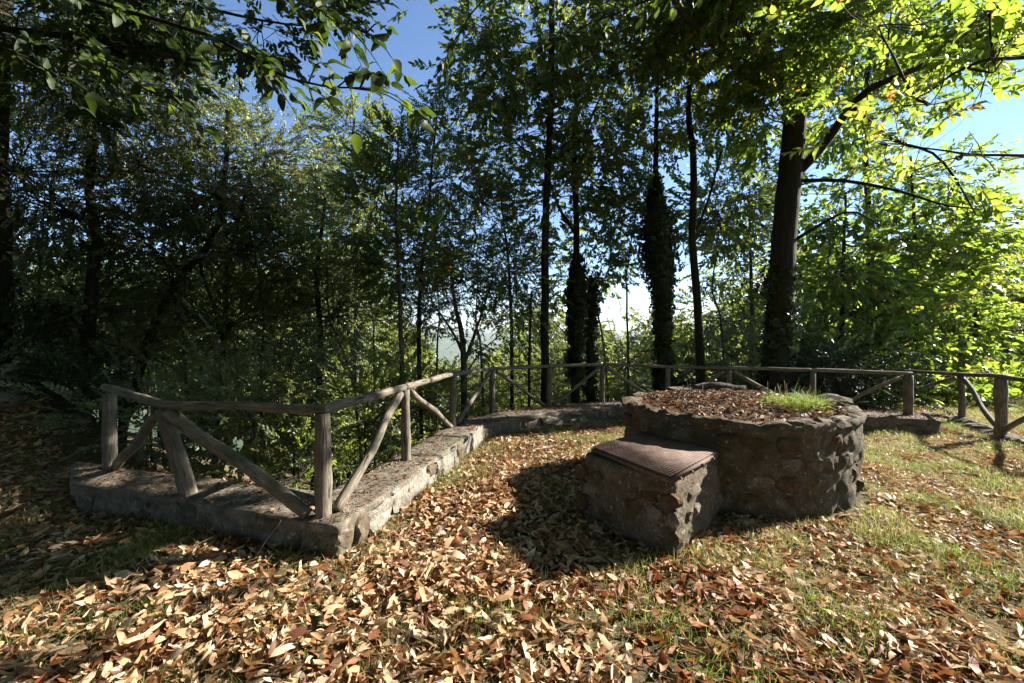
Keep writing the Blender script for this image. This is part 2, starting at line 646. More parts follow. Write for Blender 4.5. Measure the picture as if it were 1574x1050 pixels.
def wall_strip(zlo, ztop, over, noise_h, noise_top, seed):
    """a strip of wall between the inner and outer lines, grown outwards by over"""
    I = resample(INNER, 16); O = resample(OUTW, 16)
    n = len(I); prof = []
    for i in range(n):
        d = nrm(O[i] - I[i])
        a = I[i] - d * over; b = O[i] + d * over
        c = [(a[0], a[1], zlo), (a[0], a[1], (zlo + ztop) / 2), (a[0], a[1], ztop - .012), (a[0] + d[0] * .012, a[1] + d[1] * .012, ztop)]
        for k in range(1, 7):
            t = k / 7
            p = a * (1 - t) + b * t
            c.append((p[0], p[1], ztop + .006))
        c += [(b[0] - d[0] * .012, b[1] - d[1] * .012, ztop), (b[0], b[1], ztop - .012), (b[0], b[1], zlo)]
        prof.append(c)
    m = len(prof[0])
    V = np.array(prof).reshape(-1, 3)
    nn = np.array([[mnoise.noise(Vector((p[0], p[1], seed)) * 3.5) + .6 * mnoise.noise(Vector((p[0], p[1], p[2] + seed)) * 11),
                    mnoise.noise(Vector((p[0], p[1], seed + 9)) * 3.5) + .6 * mnoise.noise(Vector((p[0], p[1], p[2] + seed + 4)) * 11), mnoise.noise(Vector((*p[:2], seed)) * 3)] for p in V])
    V = V + nn * np.array([noise_h, noise_h, noise_top])
    T = []
    for i in range(n - 1):
        for k in range(m - 1):
            a = i * m + k
            T += [(a, a + m, a + m + 1), (a, a + m + 1, a + 1)]
    for base, sgn in ((0, 1), ((n - 1) * m, -1)):
        for k in range(1, m - 1):
            t = (base, base + k, base + k + 1)
            T.append(t if sgn > 0 else t[::-1])
    return V, np.array(T)


wall = empty('low_wall', (-1.24, 3.27, 0), 'low rubble stone wall with a cement top edging the terrace and carrying the log fence', 'wall')
V, T = wall_strip(-.9, WTOP - .05, -.025, .03, .0, 3.0)
mesh_obj('wall_core', V, T, M['cap'], wall, smooth=True)
V, T = wall_strip(WTOP - .062, WTOP, -.02, .035, .012, 8.0)
mesh_obj('wall_top', V, T, M['cap'], wall, smooth=False)
PALE = (2, 3, 4)
# stones of the inner face
pl = INNER
for si in range(len(pl) - 1):
    a, b = pl[si], pl[si + 1]
    L = np.linalg.norm(b - a); d = (b - a) / L
    nrml = np.array([d[1], -d[0]])
    s = 0.0
    kind = 'stone_pale' if 2 <= si <= 4 else 'stone_brown2'  # paler stone where the run faces the sun; its light is partly in the colour
    while s < L - .03:
        w = min(wr.choice([wr.uniform(.14, .22), wr.uniform(.28, .5)]), L - s + .03)
        two = wr.random() < (.25 if si in PALE else .5)
        for lev in range(2 if two else 1):
            hgt = (.25 if not two else .135) * wr.uniform(.85, 1.08)
            z = (.115 if not two else (.05 + lev * .12))
            p = a + d * (s + w / 2) + nrml * ((-.03 if si in PALE else -.062) + wr.uniform(-.03, .02))
            put_stone(wall, (p[0], p[1], z), (w * (1.12 if si in PALE else .97), .13 * wr.uniform(.8, 1.2), hgt), math.atan2(d[1], d[0]), kind if wr.random() < .75 else 'mortar', wr)
        s += w

# the short kerb under the right-hand fence
kerb = empty('low_kerb', (8.3, 8.6, 0), 'low stone kerb under the log fence at the right edge of the terrace', 'kerb')
KL = np.array([(7.75, 9.3), (8.1, 8.3), (7.5, 6.9), (7.1, 5.9), (6.9, 5.0)])
pts = resample(KL, 6)
for i in range(0, len(pts) - 1):
    p = (pts[i] + pts[i + 1]) / 2
    d = pts[i + 1] - pts[i]
    put_stone(kerb, (p[0], p[1], .03), (np.linalg.norm(d) * 1.06, .34 * wr.uniform(.85, 1.15), .18 * wr.uniform(.8, 1.1)), math.atan2(d[1], d[0]), 'stone_brown2', wr)

# ------------------------------------------------------------------ log fences
def log(parent, name, a, b, r0, r1, seed, mat='wood', sides=12, bend=.012, label=None):
    a = Vector(a); b = Vector(b)
    L = (b - a).length
    r = np.random.default_rng(seed)
    n = max(6, int(L / .09))
    ctrl = np.zeros((5, 3)); ctrl[:, 2] = np.linspace(0, L, 5)
    ctrl[1:-1, :2] = r.normal(0, bend * min(1.6, L), (3, 2))
    pts = curve_pts(ctrl, n)
    rad = np.linspace(r0, r1, n) * (1 + .05 * np.sin(np.linspace(0, 9, n) + r.uniform(0, 6)) + r.normal(0, .018, n))
    # a knot or two
    for _ in range(max(1, int(L / .7))):
        k = r.integers(1, n - 1)
        rad[k] *= 1.10
    V, T = tube(pts, rad, sides, .07, True, seed)
    me = make_mesh(name, V, T, None, True, (M[mat],))
    o = bpy.data.objects.new(name, me)
    o.rotation_euler = (b - a).to_track_quat('Z', 'Y').to_euler()
    o.location = a - parent_world(parent)
    link(o, parent)
    if label: o['label'] = label
    return o


def fence_build(name, loc, label, posts, rails, braces):
    f = empty(name, loc, label, 'fence')
    for i, (base, top, r) in enumerate(posts):
        log(f, 'post', base, top, r * .97, r * .88, i * 7 + 1 + int(abs(loc[0]) * 10), sides=14, bend=.004)
    for i, (a, b, r) in enumerate(rails):
        log(f, 'rail', a, b, r, r * .88, i * 5 + 200 + int(abs(loc[0]) * 10), bend=.0025)
    for i, (a, b, r) in enumerate(braces):
        log(f, 'brace', a, b, r, r * .9, i * 3 + 400 + int(abs(loc[0]) * 10), bend=.01)
    return f


B = [(-4.10, 4.64, .22), (-2.70, 3.92, .22), (-1.43, 3.46, .22), (-1.15, 4.95, .22), (-.87, 6.72, .22), (-.34, 8.02, .2), (.70, 8.62, .2), (1.78, 9.0, .2),
     (2.97, 8.72, .2), (4.04, 8.44, .2), (5.28, 8.0, .15), (6.63, 7.62, .02)]
TOPZ = [1.05, 1.03, 1.06, 1.05, 1.02, 1.0, 1.0, 1.0, .98, .98, .98, .95]
posts = []
tops = []
for i, (x, y, z) in enumerate(B):
    dx = -.25 if i == 1 else wr.normal(0, .008)
    dy = -.06 if i == 1 else wr.normal(0, .008)
    t = (x + dx, y + dy, TOPZ[i] - .03)
    r = .066 if i < 3 else (.055 if i < 6 else .052)
    if i == 11: r = .075
    if i == 1: r = .07
    posts.append(((x, y, z - .25), t, r))
    tops.append(np.array([x + dx, y + dy, TOPZ[i]]))
rails = []
rad = [.040, .038, .040, .038, .035, .033, .034, .032, .032, .032, .034]
for i in range(11):
    a, b = tops[i].copy(), tops[i + 1].copy()
    d = nrm(b - a) * .05
    if i == 0: a = a + np.array([-.06, .02, .03])
    if i == 10: b = b + d * .6
    rails.append((a - d * .4, b + d * .4, rad[i]))


def bp(i, f=(0, 0, 0)):       # foot of post i
    return (B[i][0] + f[0], B[i][1] + f[1], B[i][2] + .05 + f[2])


def tp(i, f=(0, 0, 0)):
    return (tops[i][0] + f[0], tops[i][1] + f[1], tops[i][2] - .06 + f[2])


braces = [(bp(0, (.08, -.03, 0)), tp(1, (-.06, .02, -.02)), .045), (tp(1, (.07, -.04, 0)), bp(2, (-.10, -.06, .02)), .052),
          (bp(2, (.07, .05, .0)), tp(3, (-.03, -.1, 0)), .042), (tp(3, (.03, .1, 0)), bp(4, (-.02, -.1, 0)), .038),
          (bp(4, (.05, .09, 0)), tp(5, (-.04, -.08, 0)), .036), (tp(5, (.07, .05, 0)), bp(6, (-.07, -.03, 0)), .034),
          (bp(6, (.07, .04, 0)), tp(7, (-.07, -.02, 0)), .034), (tp(7, (.08, -.01, 0)), bp(8, (-.08, .02, 0)), .034),
          (bp(8, (.08, -.02, 0)), tp(9, (-.08, .02, 0)), .034), (tp(9, (.08, -.02, 0)), bp(10, (-.08, .02, 0)), .034),
          (bp(10, (.08, -.02, 0)), tp(11, (-.08, .02, 0)), .034)]
fence_build('log_fence', (-1.43, 3.46, .22), 'long rustic log fence with slanting braces standing on the low wall behind the round tub', posts, rails, braces)

B2 = [(7.62, 9.6, .05), (8.12, 8.22, .1), (7.42, 6.92, .08), (6.95, 5.55, .05)]
tops2 = [np.array([x + wr.normal(0, .008), y, z + h]) for (x, y, z), h in zip(B2, (.80, .78, .89, .92))]
posts2 = [((x, y, z - .3), t - np.array([0, 0, .03]), r) for (x, y, z), t, r in zip(B2, tops2, (.055, .055, .082, .06))]
rails2 = [(tops2[i] - nrm(tops2[i + 1] - tops2[i]) * .08, tops2[i + 1] + nrm(tops2[i + 1] - tops2[i]) * .05, .036) for i in range(3)]


def q2(i, top, off):
    p = (tops2[i] - np.array([0, 0, .06])) if top else (np.array(B2[i]) + np.array([0, 0, .08]))
    return p + np.array(off)


braces2 = [(q2(0, 0, (.03, -.08, 0)), q2(1, 1, (-.03, .08, 0)), .034), (q2(1, 1, (-.04, -.07, 0)), q2(2, 0, (.04, .09, .03)), .038), (q2(2, 0, (-.03, -.09, .02)), q2(3, 1, (.03, .08, 0)), .04)]
fence_build('log_fence', (8.12, 8.22, .1), 'short separate run of log fence at the right edge, past the gap after the tub', posts2, rails2, braces2)

# ------------------------------------------------------------------ round masonry tub
TC = np.array([2.54, 5.21]); TR = 1.19; TH = .82
tub = empty('round_masonry_tub', (TC[0], TC[1], 0), 'large round rough stone tub filled with soil, dead leaves and a grass tuft', 'stone tub')


def tub_body():
    nu, nz = 260, 34
    V = []
    for k in range(nz + 1):
        z = -.1 + (TH + .1) * k / nz
        for j in range(nu):
            th = j / nu * 2 * PI
            c, s = math.cos(th), math.sin(th)
            r = TR + .05 * math.sin(2 * th + .7) + (.03 if k > nz - 3 else 0)
            p = Vector((c * 1.3, s * 1.3, z))
            tf = 1 - .8 * min(1, max(0, (z - .58) / .18))
            r += .06 * mnoise.noise(p * 2.1) + .045 * tf * abs(mnoise.noise(p * 4.4 + Vector((3, 1, 7)))) - .035 + .035 * (.4 + .6 * tf) * mnoise.noise(p * 9)
            if z < .3: r += .02 * (0.3 - z) * 3
            zz = z + (.03 * mnoise.noise(p * 3.3) + .025 * mnoise.noise(p * 9) if k > nz - 2 else 0) + (.06 * math.exp(-((th - .0) / .35) ** 2) if k > nz - 2 else 0)
            V.append((TC[0] + c * r, TC[1] + s * r, zz))
    # rim lip and inner drop
    for (rr, dz) in ((TR - .09, .012), (TR - .17, -.0), (TR - .21, -.06), (TR - .25, -.16)):
        for j in range(nu):
            th = j / nu * 2 * PI
            c, s = math.cos(th), math.sin(th)
            p = Vector((c * 1.3, s * 1.3, rr * 3))
            r = rr + .03 * mnoise.noise(p * 3) + .05 * math.sin(2 * th + .7)
            V.append((TC[0] + c * r, TC[1] + s * r, TH + dz + .03 * mnoise.noise(p * 5) + .06 * math.exp(-(th / .35) ** 2)))
    T = []
    rows = nz + 5
    for k in range(rows - 1):
        for j in range(nu):
            a = k * nu + j; b = k * nu + (j + 1) % nu
            T += [(a, b, b + nu), (a, b + nu, a + nu)]
    return np.array(V), np.array(T)


V, T = tub_body()
mesh_obj('wall_ring', V, T, M['mortar'], tub, smooth=True)
tr = np.random.default_rng(12)
z = .06
row = 0
while z < TH - .08:
    h = tr.uniform(.13, .19)
    th = tr.uniform(0, 1)
    end = th + 2 * PI
    while th < end:
        w = tr.uniform(.16, .36)
        dth = w / TR
        if dth > end - th: w = (end - th) * TR
        a = th + dth / 2
        r = TR + .05 * math.sin(2 * a + .7) - .078 + tr.uniform(-.022, .018)
        if tr.random() < .8:
            put_stone(tub, (TC[0] + math.cos(a) * r, TC[1] + math.sin(a) * r, z + h / 2), (.17 * tr.uniform(.8, 1.15), w * .98, h * tr.uniform(.9, 1.15)), a,
                      'stone_brown' if tr.random() < .7 else 'stone_brown2', tr)
        th += dth * .98
    z += h * .98
    row += 1
# loose and bedded stones on the rim
for a, w, dd, hh, dz in ((.02, .42, .34, .17, .02), (.42, .34, .26, .12, 0), (-.36, .30, .22, .08, -.01), (1.1, .4, .22, .09, 0), (1.75, .5, .25, .11, .01), (2.5, .32, .24, .08, 0), (3.05, .4, .28, .10, 0), (3.7, .26, .2, .07, 0)):
    r = TR - .08 + .05 * math.sin(2 * a + .7)
    put_stone(tub, (TC[0] + math.cos(a) * r, TC[1] + math.sin(a) * r, TH + dz), (dd, w, hh), a, 'mortar' if w > .3 else 'stone_brown2', tr, 'rim_stone')
# soil
nu = 48
V = [(TC[0], TC[1], TH + .04)]; T = []
for k in range(1, 8):
    for j in range(nu):
        th = j / nu * 2 * PI
        r = (TR - .14) * k / 7
        p = Vector((math.cos(th) * r, math.sin(th) * r, 0))
        V.append((TC[0] + p.x, TC[1] + p.y, TH - .05 + .09 * (1 - (k / 7) ** 2) + .05 * mnoise.noise(p * 2.5) + .03 * mnoise.noise(p * 9)))
for j in range(nu):
    T.append((0, 1 + j, 1 + (j + 1) % nu))
    for k in range(6):
        a = 1 + k * nu + j; b = 1 + k * nu + (j + 1) % nu
        T += [(a, a + nu, b + nu), (a, b + nu, b)]
soil = mesh_obj('soil', np.array(V), np.array(T), M['soil'], tub, smooth=True)

# ------------------------------------------------------------------ masonry block with its steel cover
block = empty('masonry_block', (1.2, 4.0, 0), 'small rough stone block built against the round tub, under the rusty steel cover', 'stone block')
BP = np.array([(.60, 4.12), (1.19, 3.34), (1.53, 3.72), (2.08, 4.4), (1.62, 4.95)])
BH = .545


def block_body():
    n = 14
    ring = []
    for i in range(len(BP)):
        a, b = BP[i], BP[(i + 1) % len(BP)]
        for t in np.arange(n) / n:
            ring.append(a * (1 - t) + b * t)
    ring = np.array(ring); c = BP.mean(0)
    # round the corners
    for _ in range(3):
        ring = (np.roll(ring, 1, 0) + ring * 2 + np.roll(ring, -1, 0)) / 4
    m = len(ring)
    V = []; nz = 12
    for k in range(nz + 1):
        zz = -.1 + (BH + .1) * k / nz
        g = 1 + .05 * (1 - k / nz)
        for j in range(m):
            p = c + (ring[j] - c) * g
            q = Vector((p[0], p[1], zz))
            off = .06 * mnoise.noise(q * 3.1) + .05 * abs(mnoise.noise(q * 5.5)) + .02 * mnoise.noise(q * 12) - .02
            if k >= nz - 1: off = off * .35 - .015
            dirv = nrm(ring[j] - c)
            V.append((p[0] + dirv[0] * off, p[1] + dirv[1] * off, zz))
    for s in (.88, .6, .3):
        for j in range(m):
            p = c + (ring[j] - c) * s
            V.append((p[0], p[1], BH - .005 + .012 * mnoise.noise(Vector((p[0], p[1], 0)) * 5)))
    V.append((c[0], c[1], BH))
    T = []
    for k in range(nz + 3):
        for j in range(m):
            a = k * m + j; b = k * m + (j + 1) % m
            T += [(a, b, b + m), (a, b + m, a + m)]
    for j in range(m):
        T.append(((nz + 3) * m + j, (nz + 3) * m + (j + 1) % m, len(V) - 1))
    return np.array(V), np.array(T)


V, T = block_body()
mesh_obj('block_core', V, T, M['mortar'], block, smooth=True)
for i in (4, 0, 1, 2):
    a, b = BP[i], BP[(i + 1) % 5]
    L = np.linalg.norm(b - a); d = (b - a) / L; nn = np.array([d[1], -d[0]])
    z = .03
    while z < BH - .15:
        h = tr.uniform(.12, .17); s = tr.uniform(-.02, .03)
        while s < L - .04:
            w = min(tr.uniform(.14, .3), L - s + .03)
            p = a + d * (s + w / 2) + nn * (-.05 + tr.uniform(-.015, .02))
            if tr.random() < .85:
                put_stone(block, (p[0], p[1], z + h / 2), (w, .15, h * 1.02), math.atan2(d[1], d[0]), 'stone_brown' if tr.random() < .6 and i != 1 else 'stone_brown2', tr)
            s += w
        z += h

cover = empty('steel_cover', (1.15, 3.95, .56), 'rusty pinkish brown tread plate cover lying on the small stone block', 'metal cover')
A_, B_, C_, D_ = np.array([.735, 4.17]), np.array([1.150, 3.305]), np.array([1.80, 4.02]), np.array([1.42, 4.86])


def slab(name, poly, z0, z1, mat, parent, ang=0.0):
    n = len(poly)
    V = [(p[0], p[1], z0) for p in poly] + [(p[0], p[1], z1) for p in poly]
    T = []
    for i in range(1, n - 1):
        T.append((0, i + 1, i)); T.append((n, n + i, n + i + 1))
    for i in range(n):
        j = (i + 1) % n
        T += [(i, j, n + j), (i, n + j, n + i)]
    return mesh_obj(name, np.array(V), np.array(T), mat, parent)


slab('frame', [A_ + (-.01, .0), B_ + (.0, -.015), C_ + (.02, 0), D_ + (0, .02)], BH + .004, BH + .034, M['rust'], cover)
slab('plate', [A_, B_, C_, D_], BH + .046, BH + .054, M['rust'], cover)
# raised tread studs
acc = Acc()
e1 = B_ - A_; e2 = D_ - A_
L1, L2 = np.linalg.norm(e1), np.linalg.norm(e2)
n1, n2 = int(L1 / .030), int(L2 / .030)
for i in range(n1):
    for j in range(n2):
        c = A_ + e1 * ((i + .5) / n1) + e2 * ((j + .5) / n2)
        u = nrm(e1 + e2 * (L1 / L2)) if (i + j) % 2 else nrm(e1 - e2 * (L1 / L2))
        v = np.array([-u[1], u[0]])
        zt = BH + .054
        V = [(*(c - u * .0125), zt), (*(c + v * .0042), zt), (*(c + u * .0125), zt), (*(c - v * .0042), zt), (*c, zt + .0045)]
        acc.add(V, [(0, 3, 4), (3, 2, 4), (2, 1, 4), (1, 0, 4)])
V, T, R = acc.out()
tag(mesh_obj('tread_studs', V, T, M['rust'], cover), kind='stuff')
for t in (.12, .35, .6, .85):
    p = B_ * (1 - t) + C_ * t + np.array([.012, -.012])
    V, T = tube([(p[0], p[1], BH + .020), (p[0] + .014, p[1] - .012, BH + .020)], [.011, .011], 6)
    mesh_obj('bolt', V, T, M['rust'], cover)

# ------------------------------------------------------------------ leaf and twig templates
def leaf_tri2(L, W, fold=.25):
    """folded diamond, 2 triangles"""
    V = np.array([(0, 0, 0), (L * .42, W / 2, fold * W), (L, 0, -.12 * L), (L * .42, -W / 2, fold * W)])
    return V, np.array([(0, 3, 2), (0, 2, 1)])


def leaf_tri4(L, W, fold=.2, droop=.15):
    f = fold * W
    V = np.array([(0, 0, 0), (L * .26, W * .42, f), (L * .66, W * .44, f - droop * L * .4), (L, 0, -droop * L), (L * .66, -W * .44, -f - droop * L * .4), (L * .26, -W * .42, -f)])
    return V, np.array([(0, 5, 1), (1, 5, 4), (1, 4, 2), (2, 4, 3)])


def leaf_tri8(L, W, droop=.25, fold=.22, curl=0.0):
    xs = [.0, .32, .68, 1.0]
    zz = [0, .03 * L, -.05 * L * droop * 4 * .5, -droop * L]
    w = [0, W * .5, W * .42, 0]
    V = [(0, 0, 0)]
    for k in (1, 2):
        V += [(xs[k] * L, w[k], zz[k] + fold * W), (xs[k] * L, 0, zz[k]), (xs[k] * L, -w[k], zz[k] + fold * W)]
    V.append((L * (1 - .05), 0, zz[3]))
    T = [(0, 2, 1), (0, 3, 2), (1, 2, 5), (1, 5, 4), (2, 3, 6), (2, 6, 5), (4, 5, 7), (5, 6, 7)]
    return np.array(V), np.array(T)


def rot_z(V, a):
    c, s = math.cos(a), math.sin(a)
    return V @ np.array([[c, s, 0], [-s, c, 0], [0, 0, 1]])


def rot_x(V, a):
    c, s = math.cos(a), math.sin(a)
    return V @ np.array([[1, 0, 0], [0, c, s], [0, -s, c]])


def rot_y(V, a):
    c, s = math.cos(a), math.sin(a)
    return V @ np.array([[c, 0, -s], [0, 1, 0], [s, 0, c]])


def spray(n_leaves, leafL, leafW, twigL, kind, seed, twig=True, spread=1.0, rough=1.0):
    r = np.random.default_rng(seed)
    Vs, Ts, Ls = [], [], []
    n = 0
    bend = r.uniform(-.15, .15); sag = r.uniform(.05, .22)

    def along(t):
        return np.array([twigL * t, bend * twigL * t * t, -sag * twigL * t * t])
    if twig:
        a, b = along(0), along(1)
        V = np.array([a + (0, .0035, 0), a + (0, -.0035, 0), a + (0, 0, .005), along(.5) + (0, 0, .004), b])
        T = np.array([(0, 1, 4), (1, 2, 4), (2, 0, 3), (3, 0, 4)])
        Vs.append(V); Ts.append(T); Ls.append(np.zeros(len(V), int)); n += len(V)
    for i in range(n_leaves):
        t = .12 + .88 * (i + .5) / n_leaves
        side = 1 if i % 2 else -1
        L = leafL * r.uniform(.7, 1.15); W = leafW * r.uniform(.8, 1.15)
        if kind == 2:
            V, T = leaf_tri2(L, W, r.uniform(.1, .35))
        elif kind == 4:
            V, T = leaf_tri4(L, W, r.uniform(-.2, .2), r.uniform(.05, .35))
        else:
            V, T = leaf_tri8(L, W, r.uniform(.1, .45), r.uniform(.1, .3))
        V = rot_x(V, r.normal(0, .35 * rough))
        V = rot_y(V, r.normal(.15, .28 * rough))
        ang = side * (1.0 - .55 * t) * spread + r.normal(0, .2)
        if i == n_leaves - 1: ang *= .15
        V = rot_z(V, ang) + along(t)
        Vs.append(V); Ts.append(T + n); Ls.append(np.full(len(V), i + 1)); n += len(V)
    return np.concatenate(Vs), np.concatenate(Ts), np.concatenate(Ls)


SMALL = [spray(13, .062, .037, .31, 2, s) for s in range(5)]
MID = [spray(11, .10, .055, .42, 4, s + 20) for s in range(5)]
CHEST = [spray(9, .165, .072, .40, 8, s + 40) for s in range(5)]
CHEST2 = [spray(9, .16, .075, .40, 4, s + 60) for s in range(5)]
UPR = [spray(13, .15, .048, .5, 4, s + 80, spread=.75) for s in range(4)]
FAR = [spray(14, .22, .12, .8, 2, s + 100, twig=False) for s in range(4)]
IVY = [spray(6, .07, .06, .12, 2, s + 120, twig=False, spread=1.6) for s in range(4)]


def lookup_trunk(pts, z):
    i = int(np.argmin(np.abs(pts[:, 2] - z)))
    return i


def make_tree(name, label, ctrl, r0, r1, blobs, tmpl, mat, bark='bark', cat='tree', group=None, seed=0, limbs=(), scale=1.0,
              upright=.0, ivy=None, sides=9, twigs=True, flat=.85, rough=.06, clumps=None, clump_sigma=.28, prune=True):
    """blobs: (x, y, z, rx, ry, rz, number of sprays)"""
    r = np.random.default_rng(seed)
    ctrl = np.array(ctrl, dtype=float)
    L = np.linalg.norm(np.diff(ctrl, axis=0), axis=1).sum()
    n = max(8, int(L / .3))
    pts = curve_pts(ctrl, n, .012, seed)
    root = empty(name, tuple(ctrl[0]), label, cat, group)
    rad = np.linspace(r0, r1, n)
    rad[0] *= 1.25; rad[1] *= 1.08
    V, T = tube(pts, rad, sides, rough, True, seed)
    mesh_obj('trunk', V, T, M[bark], root, smooth=True)
    limb_pts = [pts]
    for k, (lc, la, lb) in enumerate(limbs):
        lc = np.array(lc)
        m = max(8, int(np.linalg.norm(np.diff(lc, axis=0), axis=1).sum() / .25))
        lp = curve_pts(lc, m, .015, seed + k)
        V, T = tube(lp, np.linspace(la, lb, m), 8, .06, True, seed + k)
        mesh_obj('limb', V, T, M[bark], root, smooth=True)
        limb_pts.append(lp)
    allp = np.concatenate(limb_pts)
    tw = Acc()
    POS, XD, ZD, RB = [], [], [], []
    for bi, (bx, by, bz, rx, ry, rz, ns) in enumerate(blobs):
        c = np.array([bx, by, bz]); rr = np.array([rx, ry, rz])
        # where the branch leaves the trunk or a limb: near and somewhat lower
        d = np.linalg.norm((allp - c) * np.array([1, 1, .75]), axis=1) + np.maximum(0, allp[:, 2] - c[2]) * 1.6
        s = allp[int(np.argmin(d))]
        k = clumps or max(4, int(ns / 16))
        cl = nrm(r.normal(0, 1, (k, 3))) * (r.uniform(.25, 1, (k, 1)) ** .45) * rr + c
        size = rr.mean()
        if twigs:
            mid = s * .45 + c * .55 + np.array([0, 0, -.1 * size])
            br = min(r1 * 1.1, .018 + .012 * size) * min(1, scale)
            tw.add(*tube(curve_pts([s, mid, c], 8, .03 * size, seed + bi), np.linspace(br, br * .45, 8), 5, 0, False))
            for j in range(k):
                m0 = mid * (.5 * (j % 2)) + c * (1 - .5 * (j % 2))
                md = (m0 + cl[j]) / 2 + r.normal(0, .06 * size, 3)
                tw.add(*tube(curve_pts([m0, md, cl[j]], 5), np.linspace(br * .4, .005, 5), 4, 0, False))
                for _ in range(2):
                    e = cl[j] + r.normal(0, .42 * size, 3)
                    tw.add(*tube(np.array([md, (md + e) / 2 + r.normal(0, .05 * size, 3), e]), [br * .3, .005, .003], 3, 0, False))
        which = r.integers(0, k, ns)
        sg = clump_sigma * size
        off = r.normal(0, 1, (ns, 3)) * np.array([sg, sg, sg * .85])
        p = cl[which] + off
        if prune:
            kp = crown_gaps(p, r)
            p, off, which = p[kp], off[kp], which[kp]
            ns = len(p)
        out = nrm(off + (cl[which] - c) * .6 + r.normal(0, .3 * sg, (ns, 3)))
        out[:, 2] = out[:, 2] * flat + upright - .08
        POS.append(p); XD.append(nrm(out)); ZD.append(nrm(np.array([0, 0, 1.0]) + r.normal(0, .75, (ns, 3))))
        cr = r.uniform(.15, .75, k)
        RB.append(cr[which] + r.normal(0, .1, ns))
    if POS:
        POS = np.concatenate(POS); XD = np.concatenate(XD); ZD = np.concatenate(ZD); RB = np.concatenate(RB)
        sc = scale * r.uniform(.75, 1.25, len(POS))
        V, T, R = scatter(tmpl, POS, XD, ZD, sc, r=r, rbase=RB, rvar=.3)
        cr = mesh_obj('crown', V, T, M[mat], root, rnd=R)
        cr['kind'] = 'stuff'
        if twigs:
            V, T, R = tw.out()
            b = mesh_obj('branches', V, T, M['twig'], root, smooth=True)
            b['kind'] = 'stuff'
    if ivy:
        for (z0, z1, rad_iv, nn) in ivy:
            sel = pts[(pts[:, 2] >= z0) & (pts[:, 2] <= z1)]
            if len(sel) < 2: continue
            idx = r.uniform(0, len(sel) - 1.001, nn)
            i0 = idx.astype(int)
            p = sel[i0] + (sel[i0 + 1] - sel[i0]) * (idx - i0)[:, None]
            th = r.uniform(0, 2 * PI, nn)
            f = idx / (len(sel) - 1)
            f2 = vnoise(f * 7 + np.sin(th) * 1.2, f * 0 + seed, 1.0, seed)
            prof = rad_iv * (.35 + .5 * f2 + (.18 + .55 * f2 * f2) * np.abs(r.normal(0, 1, nn))) * np.clip((1 - f) * 6, .25, 1)
            p[:, 2] += r.normal(0, .12, nn)
            dirv = np.stack([np.cos(th), np.sin(th), np.zeros(nn)], 1)
            p = p + dirv * prof[:, None]
            V, T, R = scatter(IVY, p, nrm(np.stack([-np.sin(th), np.cos(th), r.normal(-.5, .6, nn)], 1)), nrm(dirv + r.normal(0, .4, (nn, 3))), r.uniform(.8, 1.5, nn), r=r)
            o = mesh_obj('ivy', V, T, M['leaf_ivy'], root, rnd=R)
            o['kind'] = 'stuff'
    return root


def crown_gaps(p, r):
    """openings cut into the crowns to let sun onto the path, wall and fence"""
    k = (p[:, 2] - .6) / SUNV.z
    x, y = p[:, 0] - SUNV.x * k, p[:, 1] - SUNV.y * k
    n1 = vnoise(x, y, .55, 21); n2 = vnoise(x, y, 1.1, 22)
    open_ = (x > -1.75) & (x < 1.0) & (y > 2.9) & (y < 6.9) & (n1 * .6 + n2 * .4 > .36)
    open_ |= (y < 2.9) & (y > .5) & (x > -4.2) & (x < 1.5) & (n2 > np.where(x < -1.2, .50, .36))
    open_ |= (x > -5) & (x < -1.75) & (y > 2.9) & (y < 5.2) & (n1 > .72)
    open_ |= (x > -1.5) & (x < 4) & (y >= 6.9) & (y < 9.6) & (n1 > .55)
    open_ |= (x > -9) & (x < -4) & (y < 7) & (n1 > .7)
    open_ |= (x > 1.4) & (x < 3.8) & (y > 3.9) & (y < 6.5) & (n1 > .38)
    return ~open_ | (r.random(len(p)) < .06)  # drops sprays that would shade the zones chosen as sunlit


def bl(px, py, d, rx, ry, ns, rd=None):
    """crown blob from its place in the photograph, rx and ry in its pixels, rd depth radius in metres"""
    c = P(px, py, d)
    x, z = rx / F * d, ry / F * d
    return (c[0], c[1], c[2], x, rd or (x + z) / 2, z, ns)


def gp(px, d, up=0.0):
    x = (px - CX) / F * d
    return np.array([x, d, float(ground_z(np.array([x]), np.array([d]))[0]) - .1 + up])


N = 'tree'
# left side: dense, small leaves
make_tree('oak_tree', 'large dark trunked tree cut by the left edge of the picture', [gp(-6, 7.6), P(2, 400, 7.6), P(-4, 200, 7.6), P(10, -60, 7.6)], .17, .11,
          [bl(60, 60, 8, 130, 110, 813), bl(30, 260, 8.3, 110, 110, 698), bl(200, 20, 7.4, 120, 80, 580), bl(20, 430, 8.5, 90, 110, 457)], SMALL, 'leaf_dark', seed=1, sides=10)
make_tree('oak_tree', 'straight dark slender tree rising behind the far left fence post', [gp(118, 8.2), P(138, 480, 8.2), P(148, 370, 8.2), P(138, 270, 8.2), P(165, 60, 8.2)], .12, .05,
          [bl(150, 150, 8.6, 130, 100, 813), bl(110, 330, 8.8, 130, 100, 738), bl(230, 260, 8.8, 90, 90, 580), bl(110, 480, 8.6, 120, 80, 562), bl(270, 120, 9, 80, 70, 387)], SMALL, 'leaf_dark', seed=2)
make_tree('oak_tree', 'slender tree leaning to the right behind the left end of the fence', [gp(170, 9.2), P(245, 480, 9.2), P(325, 370, 9.2), P(345, 290, 9.2), P(350, 170, 9.3)], .09, .035,
          [bl(330, 300, 9.6, 120, 90, 1007), bl(260, 400, 9.4, 110, 80, 596), bl(340, 210, 9.8, 60, 50, 289), bl(210, 540, 9.2, 110, 60, 527)], SMALL, 'leaf_dark', seed=3)
